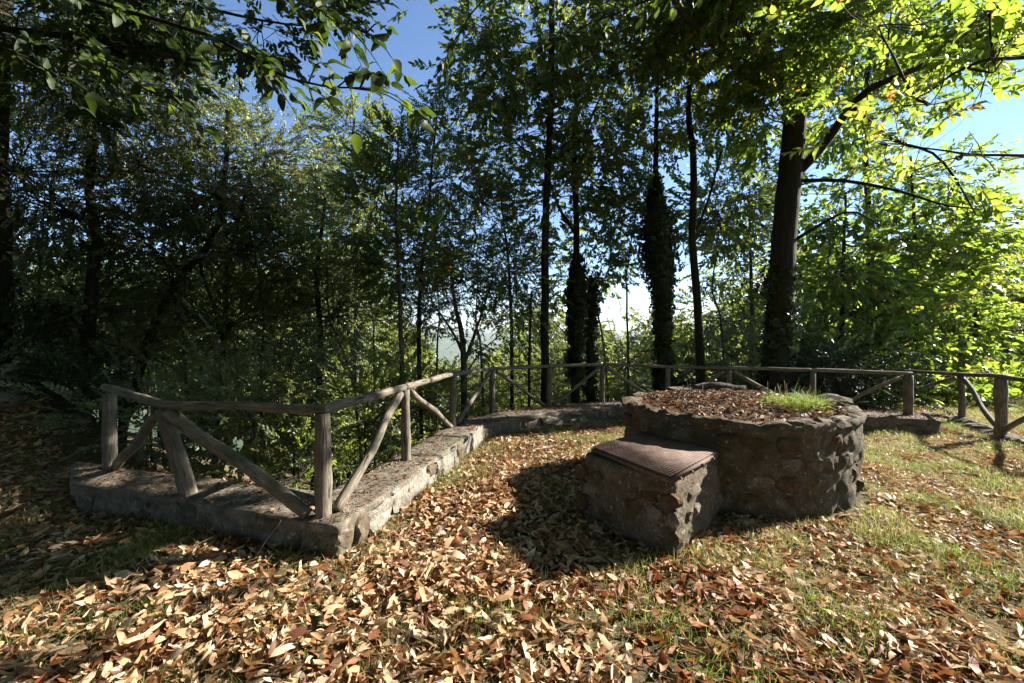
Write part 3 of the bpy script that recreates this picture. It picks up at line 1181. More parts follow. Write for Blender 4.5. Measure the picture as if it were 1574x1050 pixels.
make_tree('oak_tree', 'thin forked tree with fine dense leaves behind the first long rail', [gp(330, 9.8), P(345, 520, 9.8), P(352, 400, 9.8), P(392, 240, 9.8)], .075, .03,
          [bl(410, 260, 10.2, 80, 80, 580), bl(380, 380, 10, 110, 90, 704), bl(350, 500, 9.8, 110, 70, 596), bl(440, 330, 10.2, 60, 60, 352)], SMALL, 'leaf_dark', seed=4,
          limbs=[([P(345, 500, 9.8), P(310, 420, 9.7), P(300, 330, 9.7)], .045, .02)])
make_tree('oak_tree', 'shady many branched tree behind the corner post of the fence', [gp(488, 9.8), P(492, 520, 9.8), P(488, 420, 9.9), P(500, 300, 10)], .08, .03,
          [bl(470, 400, 10.3, 90, 90, 608), bl(520, 480, 10.4, 90, 80, 544), bl(440, 540, 10.0, 100, 70, 512), bl(560, 400, 10.6, 60, 80, 352)], SMALL, 'leaf_dark', seed=5)
make_tree('birch_tree', 'yellowing airy tree standing further off under the blue sky gap', [gp(545, 15), P(548, 420, 15), P(542, 260, 15), P(545, 180, 15)], .11, .03,
          [bl(545, 205, 15, 45, 35, 345), bl(545, 280, 15, 60, 50, 495), bl(520, 380, 15, 70, 60, 495)], MID, 'leaf_yellow', 'bark_grey', seed=6)
# centre
make_tree('chestnut_sapling', 'upright chestnut sapling with pointed dark leaf tips against the blue sky', [gp(622, 8.2), P(616, 480, 8.2), P(610, 340, 8.2), P(612, 215, 8.2)], .05, .015,
          [bl(612, 225, 8.2, 40, 35, 105), bl(600, 300, 8.2, 60, 45, 180), bl(650, 270, 8.2, 45, 50, 127), bl(560, 340, 8.2, 60, 50, 195), bl(620, 390, 8.3, 80, 50, 240)], UPR, 'leaf_mid', 'bark_grey',
          seed=7, upright=.45, flat=.8, scale=.72)
make_tree('ash_tree', 'thin straight tree between the third and fourth fence posts', [gp(648, 9.4), P(644, 500, 9.4), P(652, 380, 9.4), P(672, 170, 9.4)], .055, .02,
          [bl(680, 190, 9.8, 35, 40, 142), bl(690, 270, 9.8, 60, 50, 255), bl(670, 360, 9.8, 70, 50, 285), bl(740, 330, 10, 60, 60, 270)], SMALL, 'leaf_mid', 'bark', seed=8)
make_tree('hazel_tree', 'multi stemmed thin branched tree behind the fourth fence post', [gp(714, 9.6), P(712, 540, 9.6), P(700, 470, 9.6), P(690, 400, 9.6)], .085, .02,
          [bl(710, 430, 10, 90, 60, 448), bl(650, 470, 10, 60, 50, 234), bl(790, 440, 10.4, 60, 60, 331)], SMALL, 'leaf_dark', 'bark_grey', seed=9,
          limbs=[([P(712, 560, 9.6), P(735, 500, 9.5), P(760, 420, 9.6)], .045, .012), ([P(712, 545, 9.6), P(690, 500, 9.8), P(650, 440, 9.9)], .035, .012), ([P(713, 580, 9.6), P(740, 540, 9.5), P(768, 515, 9.3)], .025, .01)])
make_tree('ash_tree', 'small thin tree standing just left of the bare pole', [gp(787, 11), P(787, 540, 11), P(782, 420, 11), P(770, 300, 11)], .06, .02,
          [bl(780, 380, 11.4, 60, 70, 330), bl(740, 250, 11.5, 60, 60, 285), bl(800, 480, 12, 45, 40, 135)], SMALL, 'leaf_mid', 'bark', seed=10)
make_tree('chestnut_tree', 'tall straight slim trunk right of the bare pole with high dark crown', [gp(838, 9.9), P(838, 480, 9.9), P(838, 350, 9.9), P(845, 180, 9.9), P(850, -80, 9.9)], .10, .06,
          [bl(850, 60, 9.6, 100, 70, 324), bl(770, 110, 9.8, 75, 75, 293), bl(900, 160, 10.2, 90, 70, 309), bl(790, 220, 10.2, 80, 60, 278), bl(860, 300, 10.6, 80, 60, 278), bl(720, 30, 9.2, 50, 50, 123), bl(820, -60, 9.5, 150, 60, 340)],
          CHEST2, 'leaf_mid', seed=11, scale=.8)
make_tree('chestnut_tree', 'forked ivy footed tree left of the ivy column', [gp(884, 10.8), P(885, 500, 10.8), P(886, 380, 10.8), P(884, 200, 10.8), P(900, 30, 10.8)], .12, .04,
          [bl(940, 90, 10.6, 90, 80, 364), bl(930, 240, 11, 90, 70, 364), bl(950, 350, 11.5, 70, 60, 291), bl(900, 410, 11.8, 60, 50, 218)], CHEST2, 'leaf_mid', seed=12, scale=.75,
          limbs=[([P(886, 360, 10.8), P(860, 320, 10.7), P(835, 250, 10.6)], .05, .02), ([P(886, 230, 10.8), P(905, 190, 10.8), P(930, 130, 10.8)], .04, .02)],
          ivy=[(.3, 3.4, .17, 900)])
make_tree('ivy_stump', 'short broken trunk wrapped in ivy beside the forked tree', [gp(908, 11.2), P(908, 520, 11.2), P(912, 430, 11.2)], .12, .07, [], SMALL, 'leaf_ivy', seed=13, ivy=[(-1, 3.2, .14, 360)])
make_tree('ivy_clad_tree', 'dark column of a tree wholly wrapped in ivy behind the fence', [gp(1022, 10.2), P(1020, 500, 10.2), P(1012, 380, 10.2), P(1008, 280, 10.2), P(1010, 120, 10.3)], .13, .04,
          [bl(1010, 190, 10.6, 70, 50, 130), bl(1010, 110, 10.8, 80, 60, 170)], CHEST2, 'leaf_chestnut', seed=14, scale=.75,
          ivy=[(-.5, 5.1, .17, 1900), (2.7, 4.5, .33, 800)])
make_tree('chestnut_tree', 'slim slightly wavy trunk between the ivy column and the massive trunk', [gp(1078, 10.0), P(1074, 500, 10), P(1064, 370, 10), P(1066, 250, 10), P(1058, 160, 10), P(1070, 0, 10)], .10, .05,
          [bl(1060, 60, 10, 90, 80, 480), bl(1100, 160, 10.2, 70, 55, 288), bl(1010, 30, 9.6, 80, 70, 408), bl(1100, 330, 11, 60, 70, 408)], CHEST2, 'leaf_mid', seed=15, scale=.8,
          limbs=[([P(1064, 380, 10), P(1090, 300, 10), P(1110, 230, 10.1)], .035, .015)])
make_tree('ash_tree', 'slender pale barked tree in shade left of the massive trunk', [gp(1152, 12.5), P(1155, 480, 12.5), P(1150, 300, 12.5)], .075, .03,
          [bl(1140, 300, 12.6, 60, 60, 286), bl(1130, 400, 12.8, 65, 55, 299), bl(1110, 490, 13, 70, 50, 299)], MID, 'leaf_mid', 'bark_grey', seed=16)
# the massive chestnut
big = make_tree('chestnut_tree', 'massive dark trunked chestnut tree rising over the round tub', [gp(1192, 9.4), P(1198, 500, 9.4), P(1208, 340, 9.4), P(1216, 250, 9.4), P(1224, 150, 9.4), P(1232, 40, 9.3), P(1235, -150, 9.2)], .28, .15,
          [bl(1150, 60, 9, 100, 70, 385), bl(1250, 60, 9.2, 80, 70, 94), bl(1180, 180, 9.2, 60, 50, 159), bl(1370, 20, 8, 90, 50, 133), bl(1330, 110, 8.6, 60, 50, 43),
           bl(1450, 70, 7.6, 70, 45, 58), bl(1300, 160, 8.8, 60, 40, 52), bl(1130, -40, 8.6, 140, 50, 450), bl(1330, -60, 8.4, 120, 50, 133), (2.2, 2.6, 9.6, 2.8, 2.6, 1.0, 230), (-1.6, 4.6, 9.8, 2.8, 2.4, 1.0, 230), (5.2, 4.4, 10, 2.6, 2.4, 1.0, 200), (-.6, .2, 9.4, 2.8, 2.4, 1.1, 230), (3.4, 6.9, 10.4, 2.4, 1.8, .9, 170), (4.6, .6, 9.6, 2.4, 2.2, 1.0, 170), (-4.2, 2.0, 9.4, 2.2, 2.4, 1.0, 170),  # blobs in plain coordinates: unseen canopy added overhead to dim the skylight
           bl(1540, 20, 7, 60, 40, 60)],
          CHEST, 'leaf_chestnut', seed=17, sides=18, rough=.09, scale=.95,
          limbs=[([P(1212, 280, 9.4), P(1265, 225, 9.2), P(1310, 165, 9.0), P(1345, 130, 8.8), P(1420, 100, 8.4), P(1480, 60, 8.0), P(1560, 5, 7.6)], .10, .03),
                 ([P(1220, 190, 9.4), P(1260, 110, 9.3), P(1290, 60, 9.2), P(1300, -40, 9.1)], .12, .06),
                 ([P(1218, 180, 9.4), P(1196, 140, 9.3), P(1150, 122, 9.2), P(1110, 90, 9.0)], .09, .03),
                 ([P(1215, 278, 9.4), P(1290, 277, 9.1), P(1370, 290, 8.8), P(1440, 312, 8.5), P(1510, 322, 8.2)], .045, .012),
                 ([P(1312, 165, 9.0), P(1370, 215, 8.6), P(1440, 240, 8.2), P(1500, 330, 8.0)], .04, .012),
                 ([P(1216, 372, 9.4), P(1262, 345, 9.2), P(1310, 325, 9.1), P(1360, 350, 9.0)], .04, .012)],
          ivy=[(-.6, 3.6, .31, 1300)])
# nearer chestnut sprays hung from the right-hand limbs
RB_ = [bl(1430, 160, 4.6, 90, 40, 20), bl(1530, 110, 4.4, 60, 45, 19), bl(1470, 240, 4.3, 90, 40, 38), bl(1390, 215, 4.7, 60, 35, 20), bl(1350, 40, 4.8, 90, 40, 38), bl(1520, 20, 4.6, 70, 40, 33)]
make_tree('chestnut_tree', 'chestnut at the right edge whose leafy boughs hang in from outside the picture', [np.array([7.0, .9, -.1]), np.array([6.9, 1.0, 3.0]), np.array([6.6, 1.2, 5.0]), np.array([6.3, 1.5, 7.5])], .15, .09, RB_, CHEST, 'leaf_chestnut', seed=18, sides=12, scale=.72, clump_sigma=.36,
          limbs=[([np.array([6.7, 1.1, 4.4]), np.array([6.3, 3.2, 4.7]), P(1650, 70, 4.5), P(1500, 95, 4.5), P(1410, 150, 4.6)], .035, .008), ([np.array([6.85, 1.0, 3.4]), np.array([6.2, 3.0, 3.7]), P(1660, 220, 4.4), P(1540, 240, 4.3), P(1400, 225, 4.6)], .03, .007)])
make_tree('chestnut_tree', 'tall chestnut further back whose high bright crown shows right of the massive trunk', [gp(1335, 14), P(1338, 420, 14), P(1330, 200, 14), P(1340, 20, 14)], .13, .05,
          [bl(1330, 100, 14, 80, 55, 300), bl(1410, 40, 13.6, 90, 50, 300), bl(1290, 180, 14, 60, 50, 195), bl(1460, 110, 13.4, 60, 40, 138), bl(1260, 40, 14, 70, 50, 231), bl(1390, 170, 14, 60, 40, 149)], CHEST2, 'leaf_chestnut', 'bark', seed=22)
# bright young chestnuts beyond the fence on the right
YG = 'young chestnuts beyond the fence on the right'
make_tree('young_chestnut_tree', 'bright backlit young chestnut close behind the right side of the massive trunk', [gp(1290, 12.6), P(1295, 450, 12.6), P(1300, 300, 12.6)], .09, .03,
          [bl(1290, 300, 12.8, 80, 60, 220), bl(1280, 420, 12.4, 80, 70, 281), bl(1340, 370, 13, 80, 60, 244), bl(1310, 480, 12, 90, 50, 232)], CHEST2, 'leaf_chestnut', 'bark', seed=19)
make_tree('young_chestnut_tree', 'tallest bright young chestnut in the sunlit mass on the right', [gp(1405, 13.4), P(1408, 450, 13.4), P(1400, 240, 13.4)], .10, .03,
          [bl(1400, 270, 13.6, 90, 60, 269), bl(1430, 370, 13.4, 90, 60, 281), bl(1380, 450, 13, 90, 60, 269), bl(1440, 520, 12.6, 90, 45, 244)], CHEST2, 'leaf_chestnut', 'bark', seed=20)
make_tree('young_chestnut_tree', 'bright young chestnut at the outer right of the sunlit mass', [gp(1500, 13.2), P(1500, 480, 13.2), P(1490, 330, 13.2)], .09, .03,
          [bl(1490, 370, 13.2, 55, 50, 159), bl(1500, 450, 12.8, 50, 50, 159), bl(1550, 560, 12.4, 60, 35, 159), bl(1470, 290, 13.6, 50, 40, 110)], CHEST2, 'leaf_chestnut', 'bark', seed=21)

make_tree('oak_tree', 'tree outside the left edge whose dark leafy crown fills the top left corner', [gp(-420, 4.8), P(-400, 300, 4.8), P(-330, -100, 4.8), P(-200, -260, 4.9)], .14, .07,
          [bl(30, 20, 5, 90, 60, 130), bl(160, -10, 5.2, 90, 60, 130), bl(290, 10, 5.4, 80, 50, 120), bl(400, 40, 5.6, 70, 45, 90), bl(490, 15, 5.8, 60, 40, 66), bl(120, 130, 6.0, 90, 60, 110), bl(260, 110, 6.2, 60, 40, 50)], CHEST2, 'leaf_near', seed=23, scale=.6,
          limbs=[([P(-330, -100, 4.8), P(-100, 20, 5), P(120, 60, 5.1), P(260, 85, 5.2), P(330, 100, 5.4)], .05, .012), ([P(-250, -200, 4.8), P(0, -60, 5), P(250, 0, 5.3), P(470, 40, 5.7)], .05, .01)])
STEMS = [(60, 8.6, 540, 300), (185, 8.9, 600, 330), (228, 10.2, 560, 350), (285, 8.6, 600, 300), (402, 9.1, 620, 310), (432, 10.6, 600, 300), (540, 9.0, 640, 330), (574, 10.8, 600, 330),
         (672, 11.2, 600, 360), (740, 8.9, 600, 380), (925, 12.2, 570, 300), (1110, 11.2, 570, 280), (965, 10.7, 570, 250)]
for k, (px, d, pb, pt) in enumerate(STEMS):
    q = rng.normal(0, 12, 3)
    make_tree('sapling', ['thin bare stemmed sapling with a few leafy twigs', 'thin crooked sapling with sparse small leaves'][k % 2] + ', ' +
              ['behind the far left post', 'left of the leaning fence post', 'right of the leaning trunk', 'over the leaning fence post', 'over the first long rail', 'left of the corner post, further back', 'right of the corner post', 'left of the third fence post',
               'right of the third fence post', 'left of the fifth fence post', 'right of the forked ivy tree', 'right of the slim wavy trunk', 'left of the ivy column, further back'][k],
              [gp(px - q[0], d), P(px, pb - 60, d), P(px + q[0] * 1.5, (pb + pt) / 2, d), P(px + q[1] * 2.5, pt, d)], .034, .010,
              [bl(px + q[1] * 2, pt + 20, d, 40, 35, 34), bl(px + 30 - q[2] * 2, pt + 90, d, 40, 40, 26), bl(px - 30 + q[0], pt + 140, d, 40, 35, 22)], MID, 'leaf_mid', 'bark_grey', 'tree', 'thin saplings behind the fence', 300 + k, sides=6, scale=.8)

# thin bare pole
V, T = tube(curve_pts([gp(813, 9.7), P(814, 540, 9.7), P(817, 448, 9.7)], 14, .006, 5), np.linspace(.032, .024, 14), 8, .05)
tag(mesh_obj('bare_pole', V, T, M['bark'], smooth=True), 'thin bare dark pole standing upright just behind the fence', 'pole')

# ------------------------------------------------------------------ overhanging near branch, top left: leaves one by one
def big_leaf_mesh(seed):
    r = np.random.default_rng(seed)
    n = 6
    L, W = 1.0, .47 * r.uniform(.85, 1.15)
    V = []
    for k in range(n + 1):
        t = k / n
        w = W * .5 * (math.sin(PI * t ** .85)) ** .8 if 0 < k < n else .004
        zc = -.28 * t * t * r.uniform(.8, 1.2) + .05 * math.sin(t * 5)
        ser = 1 + .10 * (k % 2)
        V += [(t * L, w * ser, zc + w * .35), (t * L, 0, zc), (t * L, -w * ser, zc + w * .35)]
    T = []
    for k in range(n):
        a = k * 3
        T += [(a, a + 1, a + 4), (a, a + 4, a + 3), (a + 1, a + 2, a + 5), (a + 1, a + 5, a + 4)]
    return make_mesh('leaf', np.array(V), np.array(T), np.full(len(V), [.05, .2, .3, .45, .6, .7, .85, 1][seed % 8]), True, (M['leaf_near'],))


BIGLEAF = [big_leaf_mesh(s) for s in range(8)]


def leafy_branch(name, label, ctrl, subs, nl, leafL, seed, r0=.02):
    r = np.random.default_rng(seed)
    ctrl = np.array(ctrl)
    root = empty(name, tuple(ctrl[0]), label, 'branch')
    main = curve_pts(ctrl, 26, .012, seed)
    V, T = tube(main, np.linspace(r0, .004, 26), 7, .05)
    mesh_obj('stem', V, T, M['bark'], root, smooth=True)
    lines = [main[8:]]
    for k in range(subs):
        i = r.integers(5, 25)
        d = nrm(main[min(i + 1, 25)] - main[i - 1])
        side = nrm(np.cross(d, [0, 0, 1])) * r.choice([-1, 1]) * r.uniform(.4, 1.2) + np.array([0, 0, r.uniform(-.5, .25)])
        e = main[i] + nrm(d * .9 + side) * r.uniform(.25, .55)
        sp = curve_pts([main[i], (main[i] + e) / 2 + np.array([0, 0, .03]), e + np.array([0, 0, -.06])], 9)
        V, T = tube(sp, np.linspace(.006, .002, 9), 5)
        mesh_obj('twig', V, T, M['bark'], root, smooth=True)
        lines.append(sp)
    base = parent_world(root)
    for k in range(nl):
        ln = lines[k % len(lines)]
        i = r.integers(1, len(ln)) if k >= len(lines) else len(ln) - 1
        p = ln[i]
        d = nrm(ln[i] - ln[i - 1]) * (.8) + r.normal(0, .5, 3)
        d[2] = d[2] * .6 - .12
        d = nrm(d)
        o = bpy.data.objects.new('leaf', BIGLEAF[r.integers(0, 8)])
        z = Vector(nrm(np.array([0, 0, 1]) + r.normal(0, .5, 3)))
        x = Vector(d); y = z.cross(x).normalized(); z = x.cross(y)
        m = Matrix((x, y, z)).transposed()
        o.rotation_euler = m.to_euler()
        o.location = Vector(p) - base
        s = leafL * r.uniform(.7, 1.25)
        o.scale = (s, s * r.uniform(.85, 1.15), s)
        link(o, root)
    return root


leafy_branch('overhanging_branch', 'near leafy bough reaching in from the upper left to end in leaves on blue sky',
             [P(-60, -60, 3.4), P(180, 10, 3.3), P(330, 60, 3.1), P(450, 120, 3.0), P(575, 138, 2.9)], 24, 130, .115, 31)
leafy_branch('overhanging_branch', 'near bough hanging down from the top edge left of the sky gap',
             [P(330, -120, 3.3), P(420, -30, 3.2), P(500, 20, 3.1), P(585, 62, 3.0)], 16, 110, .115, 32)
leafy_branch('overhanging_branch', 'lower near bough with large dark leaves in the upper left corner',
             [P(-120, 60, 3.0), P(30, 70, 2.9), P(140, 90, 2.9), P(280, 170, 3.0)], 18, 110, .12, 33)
leafy_branch('overhanging_branch', 'thin bough with small hanging leaves right of the sky gap at the top',
             [P(860, -120, 4.6), P(760, -20, 4.6), P(700, 60, 4.6), P(685, 95, 4.6)], 12, 60, .10, 34, .012)
leafy_branch('overhanging_branch', 'leafy bough crossing the top of the picture above the slim straight trunk',
             [P(1200, -100, 5.2), P(1050, -20, 5.2), P(900, 40, 5.1), P(780, 110, 5.0)], 30, 160, .12, 35, .02)

# ------------------------------------------------------------------ shrubs on the slope
SG = 'shrubs on the slope below the fence'


def shrub(name, label, px, py, d, rx, ry, ns, tm=SMALL, mat='leaf_mid', seed=0, scale=1.0, group=None, up=.15):
    b = bl(px, py, d, rx, ry, ns)
    base = gp(px, d)
    if base[2] > b[2] - .1: base[2] = b[2] - .4
    return make_tree(name, label, [base, base * .6 + np.array(b[:3]) * .4 + (.03, 0, 0), np.array(b[:3])], .03, .012, [b], tm, mat, 'twig', 'shrub', group, seed, scale=scale, upright=up, sides=6, clumps=14, clump_sigma=.33)


specs = [
    ('dense shady shrub seen under the first long rail', 230, 660, 6.4, 90, 60, 300, 'leaf_dark'),
    ('lit green shrub between the leaning post and the corner post', 390, 650, 6.2, 90, 80, 380, 'leaf_dark'),
    ('low shrub at the foot of the corner post behind the wall', 460, 730, 5.4, 70, 50, 260, 'leaf_mid'),
    ('tangled shrub just right of the corner post behind the wall', 560, 650, 6.4, 70, 80, 330, 'leaf_mid'),
    ('tall shrub behind the corner post', 450, 590, 8.0, 90, 60, 330, 'leaf_dark'),
    ('sunlit yellow green shrub behind the third fence post', 640, 620, 9.0, 70, 60, 300, 'leaf_yellow'),
    ('shrub behind the fourth fence post lower down the slope', 600, 700, 7.0, 60, 60, 220, 'leaf_mid'),
    ('sunlit shrub right of the fourth fence post', 735, 610, 11, 70, 45, 260, 'leaf_yellow'),
    ('bright shrub behind the fence left of the straight trunk', 800, 600, 12, 60, 40, 240, 'leaf_mid'),
    ('bright shrub behind the fence between the straight and forked trunks', 865, 590, 12.5, 60, 45, 260, 'leaf_yellow'),
    ('leafy shrub behind the fence left of the ivy column', 960, 570, 12, 70, 50, 280, 'leaf_mid'),
    ('leafy shrub between the ivy column and the slim wavy trunk', 1055, 570, 12.5, 60, 45, 240, 'leaf_mid'),
    ('small dense shrub behind the fence left of the massive trunk', 1125, 545, 10.6, 55, 35, 220, 'leaf_dark'),
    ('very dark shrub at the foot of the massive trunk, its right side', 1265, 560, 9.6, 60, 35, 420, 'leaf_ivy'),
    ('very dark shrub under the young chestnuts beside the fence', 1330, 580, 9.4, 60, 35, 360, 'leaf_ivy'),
    ('leafy low shrub filling the gap between the two fence runs', 1440, 615, 10.2, 60, 30, 200, 'leaf_chestnut'),
    ('bright undergrowth shrub behind the rail at the right edge', 1530, 610, 11.0, 60, 35, 220, 'leaf_chestnut'),
    ('bright shrub above the right rail left of the edge', 1400, 550, 11.4, 70, 35, 230, 'leaf_chestnut'),
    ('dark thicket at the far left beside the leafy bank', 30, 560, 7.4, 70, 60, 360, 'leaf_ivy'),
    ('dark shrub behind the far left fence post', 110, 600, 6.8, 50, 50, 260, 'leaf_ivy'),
]
for k, (lab, px, py, d, rx, ry, ns, mt) in enumerate(specs):
    tm = CHEST2 if mt == 'leaf_chestnut' else SMALL
    shrub('shrub', lab, px, py, d, rx, ry, ns, tm, mt, 60 + k, 1.0)

# ------------------------------------------------------------------ woodland further down the slope: copies of three trees
def proto_tree(i, mat, lab):
    r = np.random.default_rng(900 + i)
    bl_ = []
    for k in range(7):
        a = r.uniform(0, 2 * PI); z = 3.0 + k * .85
        q = 1.5 * (1 - abs(k - 2.5) / 7)
        bl_.append((math.cos(a) * q, math.sin(a) * q, z, 1.5, 1.5, 1.0, 105))
    return make_tree('woodland_tree', lab, [(0, 0, -.3), (.1, 0, 3), (0, .1, 7)], .16, .05, bl_, FAR, mat, 'bark', 'tree', 'woodland trees further down the slope', 900 + i, sides=6, clump_sigma=.3, prune=False)


labs = ['dull green woodland tree in the hazy mass further down the slope', 'olive green woodland tree in the mass further down the slope', 'yellowish woodland tree in the mass further down the slope']
protos = [proto_tree(0, 'leaf_dark', labs[0]), proto_tree(1, 'leaf_mid', labs[1]), proto_tree(2, 'leaf_yellow', labs[2])]


def copy_tree(o, loc, rz, s):
    c = o.copy(); COL.objects.link(c)
    c.location = loc; c.rotation_euler = (0, 0, rz); c.scale = (s, s, s)
    for ch in o.children:
        d = ch.copy(); COL.objects.link(d); d.parent = c
    return c


fr = np.random.default_rng(55)
used = [False] * 3
cands = []
# (px range, depth range, top py range)
for (p0, p1, d0, d1, t0, t1, n) in ((-60, 520, 16, 24, 380, 490, 11), (-60, 560, 26, 45, 400, 500, 16), (480, 640, 17, 30, 480, 560, 8), (640, 800, 17, 30, 570, 600, 6), (560, 650, 34, 60, 520, 550, 4), (650, 780, 34, 60, 560, 585, 6), (780, 1130, 34, 60, 520, 570, 12),
                                    (800, 1180, 18, 28, 490, 560, 12), (1180, 1600, 18, 30, 330, 460, 16), (1150, 1640, 34, 55, 440, 500, 12), (300, 620, 12, 14, 470, 600, 5)):
    for k in range(n):
        px = p0 + (p1 - p0) * (k + fr.uniform(.1, .9)) / n
        d = fr.uniform(d0, d1)
        top = EYE - (fr.uniform(t0, t1) - HY) / F * d
        g = float(ground_z(np.array([(px - CX) / F * d]), np.array([d]))[0])
        h = top - g
        s = h / 9.0
        s = min(max(s, .35), 2.4)
        cands.append(((px - CX) / F * d, d, top - 9.0 * s, s))
for (x, y, s) in ((-4.5, -4.5, 1.2), (0.5, -6.5, 1.3), (-3.4, -2.4, 1.4), (1.2, -3.0, 1.45), (4.8, -2.6, 1.3), (-6.2, -1.0, 1.3), (-7.6, 2.0, 1.25), (8.5, -2.6, 1.4), (12.5, -2.2, 1.6), (15, -6, 1.7), (-11, 0, 1.6), (-13, 5, 1.5), (5.5, -6, 1.25), (-8.5, -1.5, 1.15), (-9.5, 3.2, 1.0), (-1.8, -9.5, 1.6), (10, -5.5, 1.3), (4, -11, 1.6)):  # out of view, added to block skylight and deepen the shade
    cands.append((x, y, -.1, s))
same = {}
BANDS = [(60, 'past the left edge of the fence'), (200, 'behind the far left fence post'), (330, 'behind the leaning fence post'), (440, 'behind the long near rail'), (540, 'behind the near corner post'), (640, 'behind the third fence post'),
         (730, 'behind the fourth fence post'), (830, 'behind the bare pole'), (900, 'behind the forked ivy tree'), (1040, 'behind the ivy column'), (1130, 'behind the slim wavy trunk'), (1230, 'behind the massive trunk'), (1340, 'right of the massive trunk'), (1440, 'behind the gap in the fences'), (9999, 'past the right fence')]
for (x, y, z, s) in cands:
    k = fr.choice([0, 1, 2], p=[.42, .42, .16])
    col = ('dull green', 'olive green', 'yellowish')[k]
    if y < 4:
        lab = col + ' tree of the wood, standing beside or behind the viewpoint'
    else:
        px = CX + x / y * F
        lab = ('%s %s woodland tree ' % ('nearer' if y < 22 else ('farther' if y > 33 else 'mid distance'), col)) + [b for a, b in BANDS if px < a][0]
    if not used[k]:
        protos[k].location = (x, y, z); protos[k].scale = (s, s, s); used[k] = True
        c = protos[k]
    else:
        c = copy_tree(protos[k], (x, y, z), fr.uniform(0, 6.28), s)
    c['label'] = lab
    same.setdefault(lab, []).append((x / max(y, .1), c))
    c['group'] = 'unseen trees added around the terrace' if y < 4 else 'woodland trees further down the slope'

for lab, lst in same.items():
    lst.sort(key=lambda t: t[0])
    if len(lst) in (2, 3) and 'viewpoint' not in lab:
        for (q, c), w in zip(lst, ('left', 'right') if len(lst) == 2 else ('left', 'middle', 'right')):
            c['label'] = lab + ', ' + w + ' one'

# ------------------------------------------------------------------ fallen leaves
def dry_leaf_tmpl(seed, n=4, flat=False):
    r = np.random.default_rng(seed)
    W = r.choice([r.uniform(.24, .34), r.uniform(.3, .46)])
    fold = r.uniform(-.1, .9) if not flat else r.uniform(0, .3)
    curl = r.uniform(-.7, 1.1) if not flat else r.uniform(-.2, .2)
    tw = r.uniform(-.9, .9) if not flat else 0
    V = []
    for k in range(n + 1):
        t = k / n
        w = W * .5 * max(0, math.sin(PI * t ** .9)) ** .75 if 0 < k < n else .006
        w *= r.uniform(.7, 1.25)
        zc = curl * (t - .5) ** 2 + r.normal(0, .02)
        a = tw * (t - .5)
        w0 = w
        for sgn in (1, 0, -1):
            w = w0 * r.uniform(.82, 1.15)
            yy, zz = sgn * w * math.cos(fold), abs(sgn) * w * math.sin(fold) + (r.normal(0, .02) if sgn else 0)
            V.append((t - .5, yy * math.cos(a) - zz * math.sin(a), zc + yy * math.sin(a) + zz * math.cos(a)))
    V = np.array(V); V[:, 2] -= V[:, 2].mean() * .6
    T = []
    for k in range(n):
        a = k * 3
        T += [(a, a + 1, a + 4), (a, a + 4, a + 3), (a + 1, a + 2, a + 5), (a + 1, a + 5, a + 4)]
    return V, np.array(T), np.zeros(len(V), int)


DRY = [dry_leaf_tmpl(s, 5) for s in range(24)]
DRYS = [dry_leaf_tmpl(s + 50, 2) for s in range(8)]

wallpoly_in = INNER


def in_poly(x, y, poly):
    c = np.zeros(x.shape, bool)
    n = len(poly)
    for i in range(n):
        x0, y0 = poly[i]; x1, y1 = poly[(i + 1) % n]
        if y0 == y1: continue
        c ^= ((y0 > y) != (y1 > y)) & (x < (x1 - x0) * (y - y0) / (y1 - y0) + x0)
    return c


WALLP = np.vstack([INNER, OUTW[::-1]])


def free(x, y, m=.0):
    ok = np.hypot(x - TC[0], y - TC[1]) > TR + .03 - m
    ok &= ~in_poly(x, y, BP)
    ok &= ~in_poly(x, y, WALLP)
    return ok


lr = np.random.default_rng(77)
Nt = 100000
# sample denser near the camera, by area
x = lr.uniform(-10, 11, Nt * 3); y = lr.uniform(.6, 11, Nt * 3)
ok = (np.abs(x) < y * 1.22 + .6) & free(x, y) & (inside(x, y, OUTER) | (x > 6.5))
# where leaves lie thick: between wall and block, in the foreground left and centre; thin on the right-hand grass
thick = .50 + .55 * np.exp(-(((x - .2) / 1.5) ** 2 + ((y - 5) / 2.6) ** 2)) + .25 * np.exp(-((x / 3) ** 2 + ((y - 1.8) / 1.5) ** 2))
thick = thick * (.35 + .9 * vnoise(x, y, .55, 4)) * (.6 + .7 * vnoise(x, y, 1.6, 8))
thick *= np.where(x > 3.6, .95, 1)
thick *= np.clip(1.25 - y * .05, .5, 1)
ok &= lr.random(len(x)) < thick * 1.0 * np.where(x > 1.2, 1.05, 1)
x, y = x[ok], y[ok]
n = len(x)
print('fallen leaves', n)
size = np.clip(lr.normal(.082, .032, n), .025, .15) * np.where(y < 3.2, 1.1, 1.0)
layer = lr.uniform(0, .045, n) * np.clip(thick[ok] * 1.5, .3, 1.6)
zz = ground_z(x, y) + .012 + layer
# drift against the wall foot and the round tub
dw = seg_dist(x, y, INNER)
zz -= .02 * np.exp(-dw / .18)
pos = np.stack([x, y, zz], 1)
th = lr.uniform(0, 2 * PI, n)
X = np.stack([np.cos(th), np.sin(th), lr.normal(0, .35, n)], 1)
Z = nrm(np.array([0, 0, 1.0]) + lr.normal(0, .62, (n, 3)))
patch = vnoise(x, y, .7, 11)
rb = np.clip(.76 + lr.normal(0, .18, n) - .38 * (patch > .6) * (x > .6) + .04, 0, 1)
rust = (lr.random(n) < .24)
rb = np.where(rust, lr.uniform(.05, .45, n), rb)
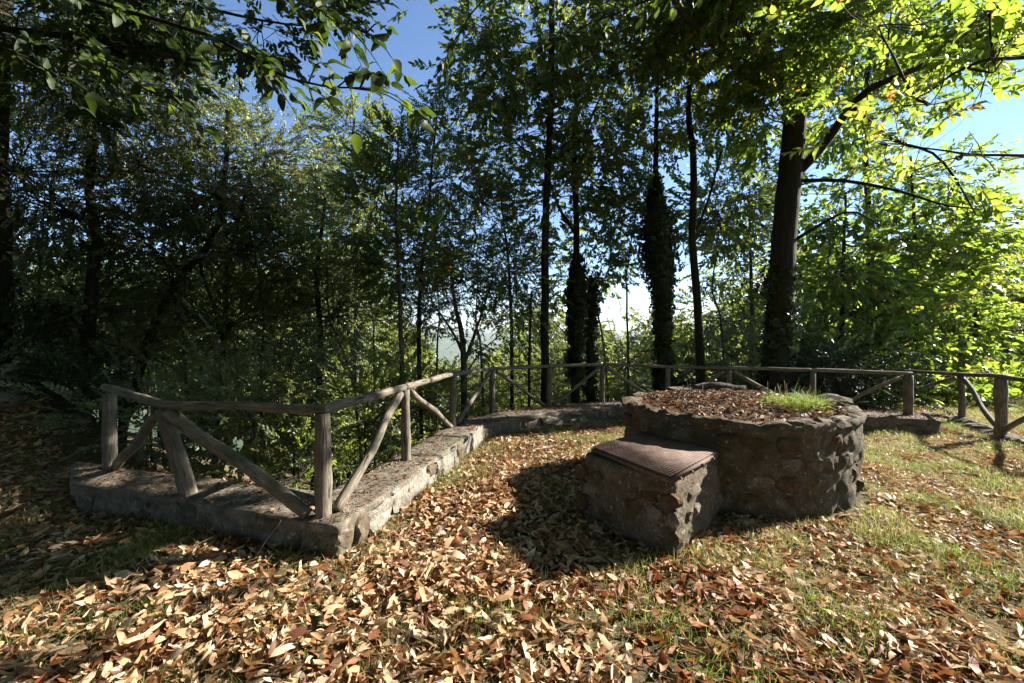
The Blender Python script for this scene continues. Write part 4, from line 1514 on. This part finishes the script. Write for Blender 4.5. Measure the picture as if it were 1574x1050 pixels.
# the 300 that show largest are leaves of their own
key = size / y + 0 * x
key = np.where((np.abs(x / y) < 1.12) & (y > 1.5), key, 0)
order = np.argsort(-key)
near_ids = order[:300]
rest = np.ones(n, bool); rest[near_ids] = False
nearm = rest & (y < 5.2)
farm = rest & ~nearm
A = Acc()
# crumbs and torn scraps
nc = 20000
cx_, cy_ = lr.uniform(-6, 8, nc), lr.uniform(.8, 6.5, nc)
kc = (np.abs(cx_) < cy_ * 1.2 + .4) & free(cx_, cy_) & (inside(cx_, cy_, OUTER) | (cx_ > 6.5))
cx_, cy_ = cx_[kc], cy_[kc]; nc = len(cx_)
ct = lr.uniform(0, 2 * PI, nc)
A.add(*scatter(DRYS, np.stack([cx_, cy_, ground_z(cx_, cy_) + lr.uniform(.004, .03, nc)], 1), np.stack([np.cos(ct), np.sin(ct), lr.normal(0, .4, nc)], 1), nrm(np.array([0, 0, 1.0]) + lr.normal(0, .6, (nc, 3))), lr.uniform(.012, .045, nc), r=lr, rvar=.2))
for msk, tm in ((nearm, DRY), (farm, DRYS)):
    A.add(*scatter(tm, pos[msk], X[msk], Z[msk], size[msk], r=lr, rbase=rb[msk], rvar=.12))
V, T, R = A.out()
o = mesh_obj('leaf_litter', V, T, M['dry_leaf'], ground, rnd=R, smooth=True); o['kind'] = 'stuff'
for k, i in enumerate(near_ids):
    tv, tt, tl = DRY[k % 24]
    v, t, rr = scatter([DRY[k % 24]], pos[i:i + 1] , X[i:i + 1], Z[i:i + 1], size[i:i + 1], r=lr, rbase=rb[i:i + 1], rvar=.1)
    o = mesh_obj('fallen_leaf', v, t, M['dry_leaf'], None, rnd=rr, smooth=True, origin=tuple(pos[i]))
    o.parent = ground

# leaves on the low wall, in the tub, and on the left bank
n = 22000
x = lr.uniform(-4.8, 7, n * 6); y = lr.uniform(3.2, 9.2, n * 6)
ok = in_poly(x, y, WALLP) & (lr.random(len(x)) < .45 + .5 * (x > .2) + .25 * vnoise(x, y, .5, 2))
x, y = x[ok], y[ok]; n = len(x)
pos = np.stack([x, y, np.full(n, WTOP + .014) + lr.uniform(0, .012, n)], 1)
th = lr.uniform(0, 2 * PI, n)
V, T, R = scatter(DRYS, pos, np.stack([np.cos(th), np.sin(th), lr.normal(0, .2, n)], 1), nrm(np.array([0, 0, 1.]) + lr.normal(0, .3, (n, 3))), np.clip(lr.exponential(.018, n) + .012, 0, .08), r=lr)
o = mesh_obj('wall_leaf_litter', V, T, M['dry_leaf_dark'], rnd=R, smooth=True)
tag(o, 'small brown dead leaves lying along the top of the low wall', 'leaf litter', kind='stuff')

n = 1700
rr_ = np.sqrt(lr.random(n)) * (TR - .12); a = lr.uniform(0, 2 * PI, n)
px_, py_ = TC[0] + rr_ * np.cos(a), TC[1] + rr_ * np.sin(a)
pos = np.stack([px_, py_, TH - .02 + .08 * (1 - (rr_ / TR) ** 2) + lr.uniform(0, .035, n) + .03 * (vnoise(px_, py_, .4, 3) - .5)], 1)
th = lr.uniform(0, 2 * PI, n)
V, T, R = scatter(DRY, pos, np.stack([np.cos(th), np.sin(th), lr.normal(0, .3, n)], 1), nrm(np.array([0, 0, 1.]) + lr.normal(0, .5, (n, 3))), lr.uniform(.05, .11, n), r=lr, rbase=lr.uniform(.15, .75, n))
o = mesh_obj('dead_leaves', V, T, M['dry_leaf_dark'], rnd=R, smooth=True)
tag(o, 'reddish brown dead leaves heaped on the soil of the round tub', 'leaf litter', kind='stuff')
# dead twigs and dry stalks lying in the tub
A = Acc()
for k in range(70):
    q = math.sqrt(lr.random()) * (TR - .15); a = lr.uniform(0, 2 * PI)
    c = np.array([TC[0] + q * math.cos(a), TC[1] + q * math.sin(a), TH + .05 + lr.uniform(0, .04)])
    th = lr.uniform(0, PI); L = lr.uniform(.06, .22)
    d = np.array([math.cos(th), math.sin(th), lr.normal(0, .18)]) * L
    A.add(*tube(curve_pts([c - d, c + lr.normal(0, .015, 3), c + d], 6), np.linspace(.005, .002, 6), 4))
V, T, R = A.out()
tag(mesh_obj('dead_twigs', V, T, M['bark_grey'], smooth=True), 'thin dead twigs and dry stalks scattered over the leaves in the round tub', 'twigs', kind='stuff')
A = Acc()
for k in range(16):
    c = np.array([3.95 + lr.normal(0, .25), 6.55 + lr.normal(0, .12), .15])
    e = c + np.array([lr.normal(0, .16), lr.normal(0, .1), lr.uniform(.5, .85)])
    A.add(*tube(curve_pts([c, (c + e) / 2 + lr.normal(0, .03, 3), e], 7), np.linspace(.006, .002, 7), 4))
V, T, R = A.out()
tag(mesh_obj('dry_stalks', V, T, M['straw'], rnd=R, smooth=True), 'pale dry plant stalks standing between the round tub and the fence', 'dry plant', kind='stuff')


# ------------------------------------------------------------------ grass
def blade_tmpl(seed, bend):
    r = np.random.default_rng(seed)
    V = []
    for k, t in enumerate((0, .45, .8, 1)):
        w = .028 * (1 - t * .85)
        xx = bend * t * t
        V += [(xx, w, t * (1 - .15 * bend)), (xx, -w, t * (1 - .15 * bend))] if k < 3 else [(xx, 0, t * (1 - .2 * bend))]
    T = [(0, 1, 3), (0, 3, 2), (2, 3, 5), (2, 5, 4), (4, 5, 6)]
    return np.array(V), np.array(T), np.zeros(7, int)


BL = [blade_tmpl(s, b) for s, b in enumerate((.1, .35, .6, .9, 1.3))]


def blades(x, y, z, h, rb, r, lean=.28):
    n = len(x)
    th = r.uniform(0, 2 * PI, n)
    X = np.stack([np.cos(th), np.sin(th), np.zeros(n)], 1)
    Z = nrm(np.array([0, 0, 1.]) + r.normal(0, lean, (n, 3)))
    # keep Z as growing direction: scatter uses X as long axis and re-orthogonalises Z
    X = nrm(X - Z * (X * Z).sum(1, keepdims=True))
    return scatter(BL, np.stack([x, y, z], 1), X, Z, np.stack([h, np.full(n, .07) + h * .15, h], 1), r=r, rbase=rb, rvar=.08)


gr = np.random.default_rng(101)
n0 = 1100000
x = gr.uniform(-9, 12, n0); y = gr.uniform(.7, 12, n0)
dens = .12 + .62 * (vnoise(x, y, .35, 6) ** 2) * (.3 + vnoise(x, y, 1.3, 7)) * 2
dens *= np.where(x > 1.3, 1.4, np.where(x < -1.5, .75, .55))
dens *= np.where((x > 3.2), 1.35, np.where((x > .8) & (y < 3.2), 1.4, 1.0))
dens *= 1 - .75 * np.exp(-(((x - .2) / 1.0) ** 2 + ((y - 5.6) / 2.2) ** 2))
keep = (gr.random(n0) < dens * .85) & (np.abs(x) < y * 1.2 + .4) & free(x, y) & (inside(x, y, OUTER) | (x > 6.5)) & (gr.random(n0) < np.clip(1.25 - y * .07, .35, 1))
x, y = x[keep], y[keep]; n = len(x)
print('grass blades', n)
tuft = vnoise(x, y, .35, 6)
h = gr.uniform(.035, .095, n) * (.6 + 1.3 * tuft ** 2)
dry = (vnoise(x, y, .5, 13) * .6 + gr.random(n) * .55)
rb = np.where(dry > np.where(x > 1, .50, .58), gr.uniform(.72, 1, n), gr.uniform(.1, .6, n))
V, T, R = blades(x, y, ground_z(x, y), h, rb, gr)
o = mesh_obj('grass', V, T, M['grass'], rnd=R, origin=(0, 0, 0))
tag(o, 'short patchy grass growing up through the fallen leaves', 'grass', kind='stuff')
# straw lying flat
n = 85000
x = gr.uniform(-8, 10, n); y = gr.uniform(.8, 9, n)
k = (np.abs(x) < y * 1.2 + .3) & free(x, y) & (gr.random(n) < .25 + .8 * (x > 1.2)) & (inside(x, y, OUTER) | (x > 6.5))
x, y = x[k], y[k]; n = len(x)
th = gr.uniform(0, 2 * PI, n)
X = np.stack([np.cos(th), np.sin(th), np.zeros(n)], 1)
d = np.stack([np.cos(th + 1.57), np.sin(th + 1.57), gr.normal(.12, .15, n)], 1)
V, T, R = scatter(BL, np.stack([x, y, ground_z(x, y) + gr.uniform(.01, .05, n)], 1), X, nrm(d), np.stack([gr.uniform(.05, .14, n), np.full(n, .05), gr.uniform(.05, .16, n)], 1), r=gr)
o = mesh_obj('straw', V, T, M['straw'], rnd=R, origin=(0, 0, 0))
tag(o, 'dry pale straw and grass stalks lying flat among the leaves', 'straw', kind='stuff')

# bright tuft in the tub
n = 1900
a = gr.uniform(0, 2 * PI, n); q = np.sqrt(gr.random(n))
tx, ty = 3.02, 4.85
x = tx + .34 * q * np.cos(a) * (1 + .2 * np.sin(3 * a)); y = ty + .24 * q * np.sin(a)
h = gr.uniform(.12, .26, n) * (1.1 - .5 * q)
V, T, R = blades(x, y, np.full(n, TH + .0), h, np.clip(gr.uniform(.3, .85, n), 0, 1), gr, .5)
o = mesh_obj('grass_tuft', V, T, M['grass'], rnd=R)
tag(o, 'bright green spiky grass tuft growing near the front right of the round tub', 'grass tuft')

# ------------------------------------------------------------------ leaf litter and dead wood on the left bank
n = 5200
x = lr.uniform(-11, -3.6, n); y = lr.uniform(4.6, 9.5, n)
k = (x < -y * .62) & free(x, y)
x, y = x[k], y[k]; n = len(x)
pos = np.stack([x, y, ground_z(x, y) + lr.uniform(.01, .07, n)], 1)
th = lr.uniform(0, 2 * PI, n)
V, T, R = scatter(DRYS, pos, np.stack([np.cos(th), np.sin(th), lr.normal(0, .3, n)], 1), nrm(np.array([0, 0, 1.]) + lr.normal(0, .5, (n, 3))), lr.uniform(.06, .12, n), r=lr)
o = mesh_obj('bank_leaf_litter', V, T, M['dry_leaf_dark'], rnd=R, smooth=True)
tag(o, 'thick dead leaf litter covering the shady bank at the far left', 'leaf litter', kind='stuff')
bank_spots = [((-6.9, 6.3), .42, 'pale angular rock lying on the dark bank at the left edge'), ((-6.2, 6.5), .3, 'smaller grey rock on the bank right of the pale angular one'), ((-7.4, 6.9), .5, 'largest rock at the back of the leafy bank')]
for (xy, s, lab) in bank_spots:
    zz = float(ground_z(np.array([xy[0]]), np.array([xy[1]]))[0])
    o = bpy.data.objects.new('rock', ROCKS['stone_pale'][wr.integers(0, 5)])
    o.location = (xy[0], xy[1], zz + s * .12); o.scale = (s, s * .8, s * .55); o.rotation_euler = (.1, .2, wr.uniform(0, 3))
    link(o); tag(o, lab, 'rock', 'rocks on the left bank')
for k, (a, b, lab) in enumerate([(P(-30, 640, 6.6), P(70, 575, 6.2), 'thin dead branch slanting up over the bank at the left edge'), (P(20, 600, 6.4), P(120, 610, 6.0), 'thin dead branch lying nearly level near the far left post'),
                                 (P(60, 560, 6.8), P(95, 660, 6.4), 'thin dead branch leaning steeply on the dark bank')]):
    V, T = tube(curve_pts([a, (a + b) / 2 + (0, 0, .08), b], 10, .02, k), np.linspace(.018, .006, 10), 6)
    tag(mesh_obj('dead_branch', V, T, M['bark_grey'], smooth=True), lab, 'branch', 'dead branches on the left bank')

# twigs on the ground
for k, (a, b, lab) in enumerate([(P(385, 865, 3.25), P(432, 800, 3.2), 'thin straight twig propped against the low wall near its corner'),
                                 (P(1026, 656, 4.6), P(1060, 640, 4.6), 'short pale twig stuck to the left side of the round tub')]):
    V, T = tube(curve_pts([a, b], 8, .006, k), np.linspace(.006, .003, 8), 6)
    tag(mesh_obj('twig', V, T, M['straw'] if k else M['bark_grey'], rnd=np.full(len(V), .6), smooth=True), lab, 'twig')
V, T = tube(curve_pts([P(1065, 597, 6.0), P(1100, 592, 6.0), P(1145, 596, 6.1)], 12, .01, 4), np.linspace(.05, .035, 12), 8, .08)
tag(mesh_obj('dead_log', V, T, M['bark_grey'], smooth=True), 'dead mossy log lying on the back rim of the round tub', 'log')

hz = bpy.data.meshes.new('haze')
X0, X1, Z0, Z1 = -13500, 13500, -420, 420
hv = [(x, y, z) for z in (Z0, Z1) for y in (X0, X1) for x in (X0, X1)]
hz.from_pydata(hv, [], [(0, 2, 3, 1), (4, 5, 7, 6), (0, 1, 5, 4), (2, 6, 7, 3), (0, 4, 6, 2), (1, 3, 7, 5)])
hm, hnt, hout = new_mat('pale_valley_haze')
pv = hnt.nodes.new('ShaderNodeVolumePrincipled')
pv.inputs['Color'].default_value = (.86, .92, 1, 1)
pv.inputs['Density'].default_value = 0.00005
pv.inputs['Anisotropy'].default_value = .3
hnt.links.new(pv.outputs[0], hout.inputs['Volume'])
hz.materials.append(hm)
ho = bpy.data.objects.new('haze', hz)
link(ho); ho['kind'] = 'stuff'
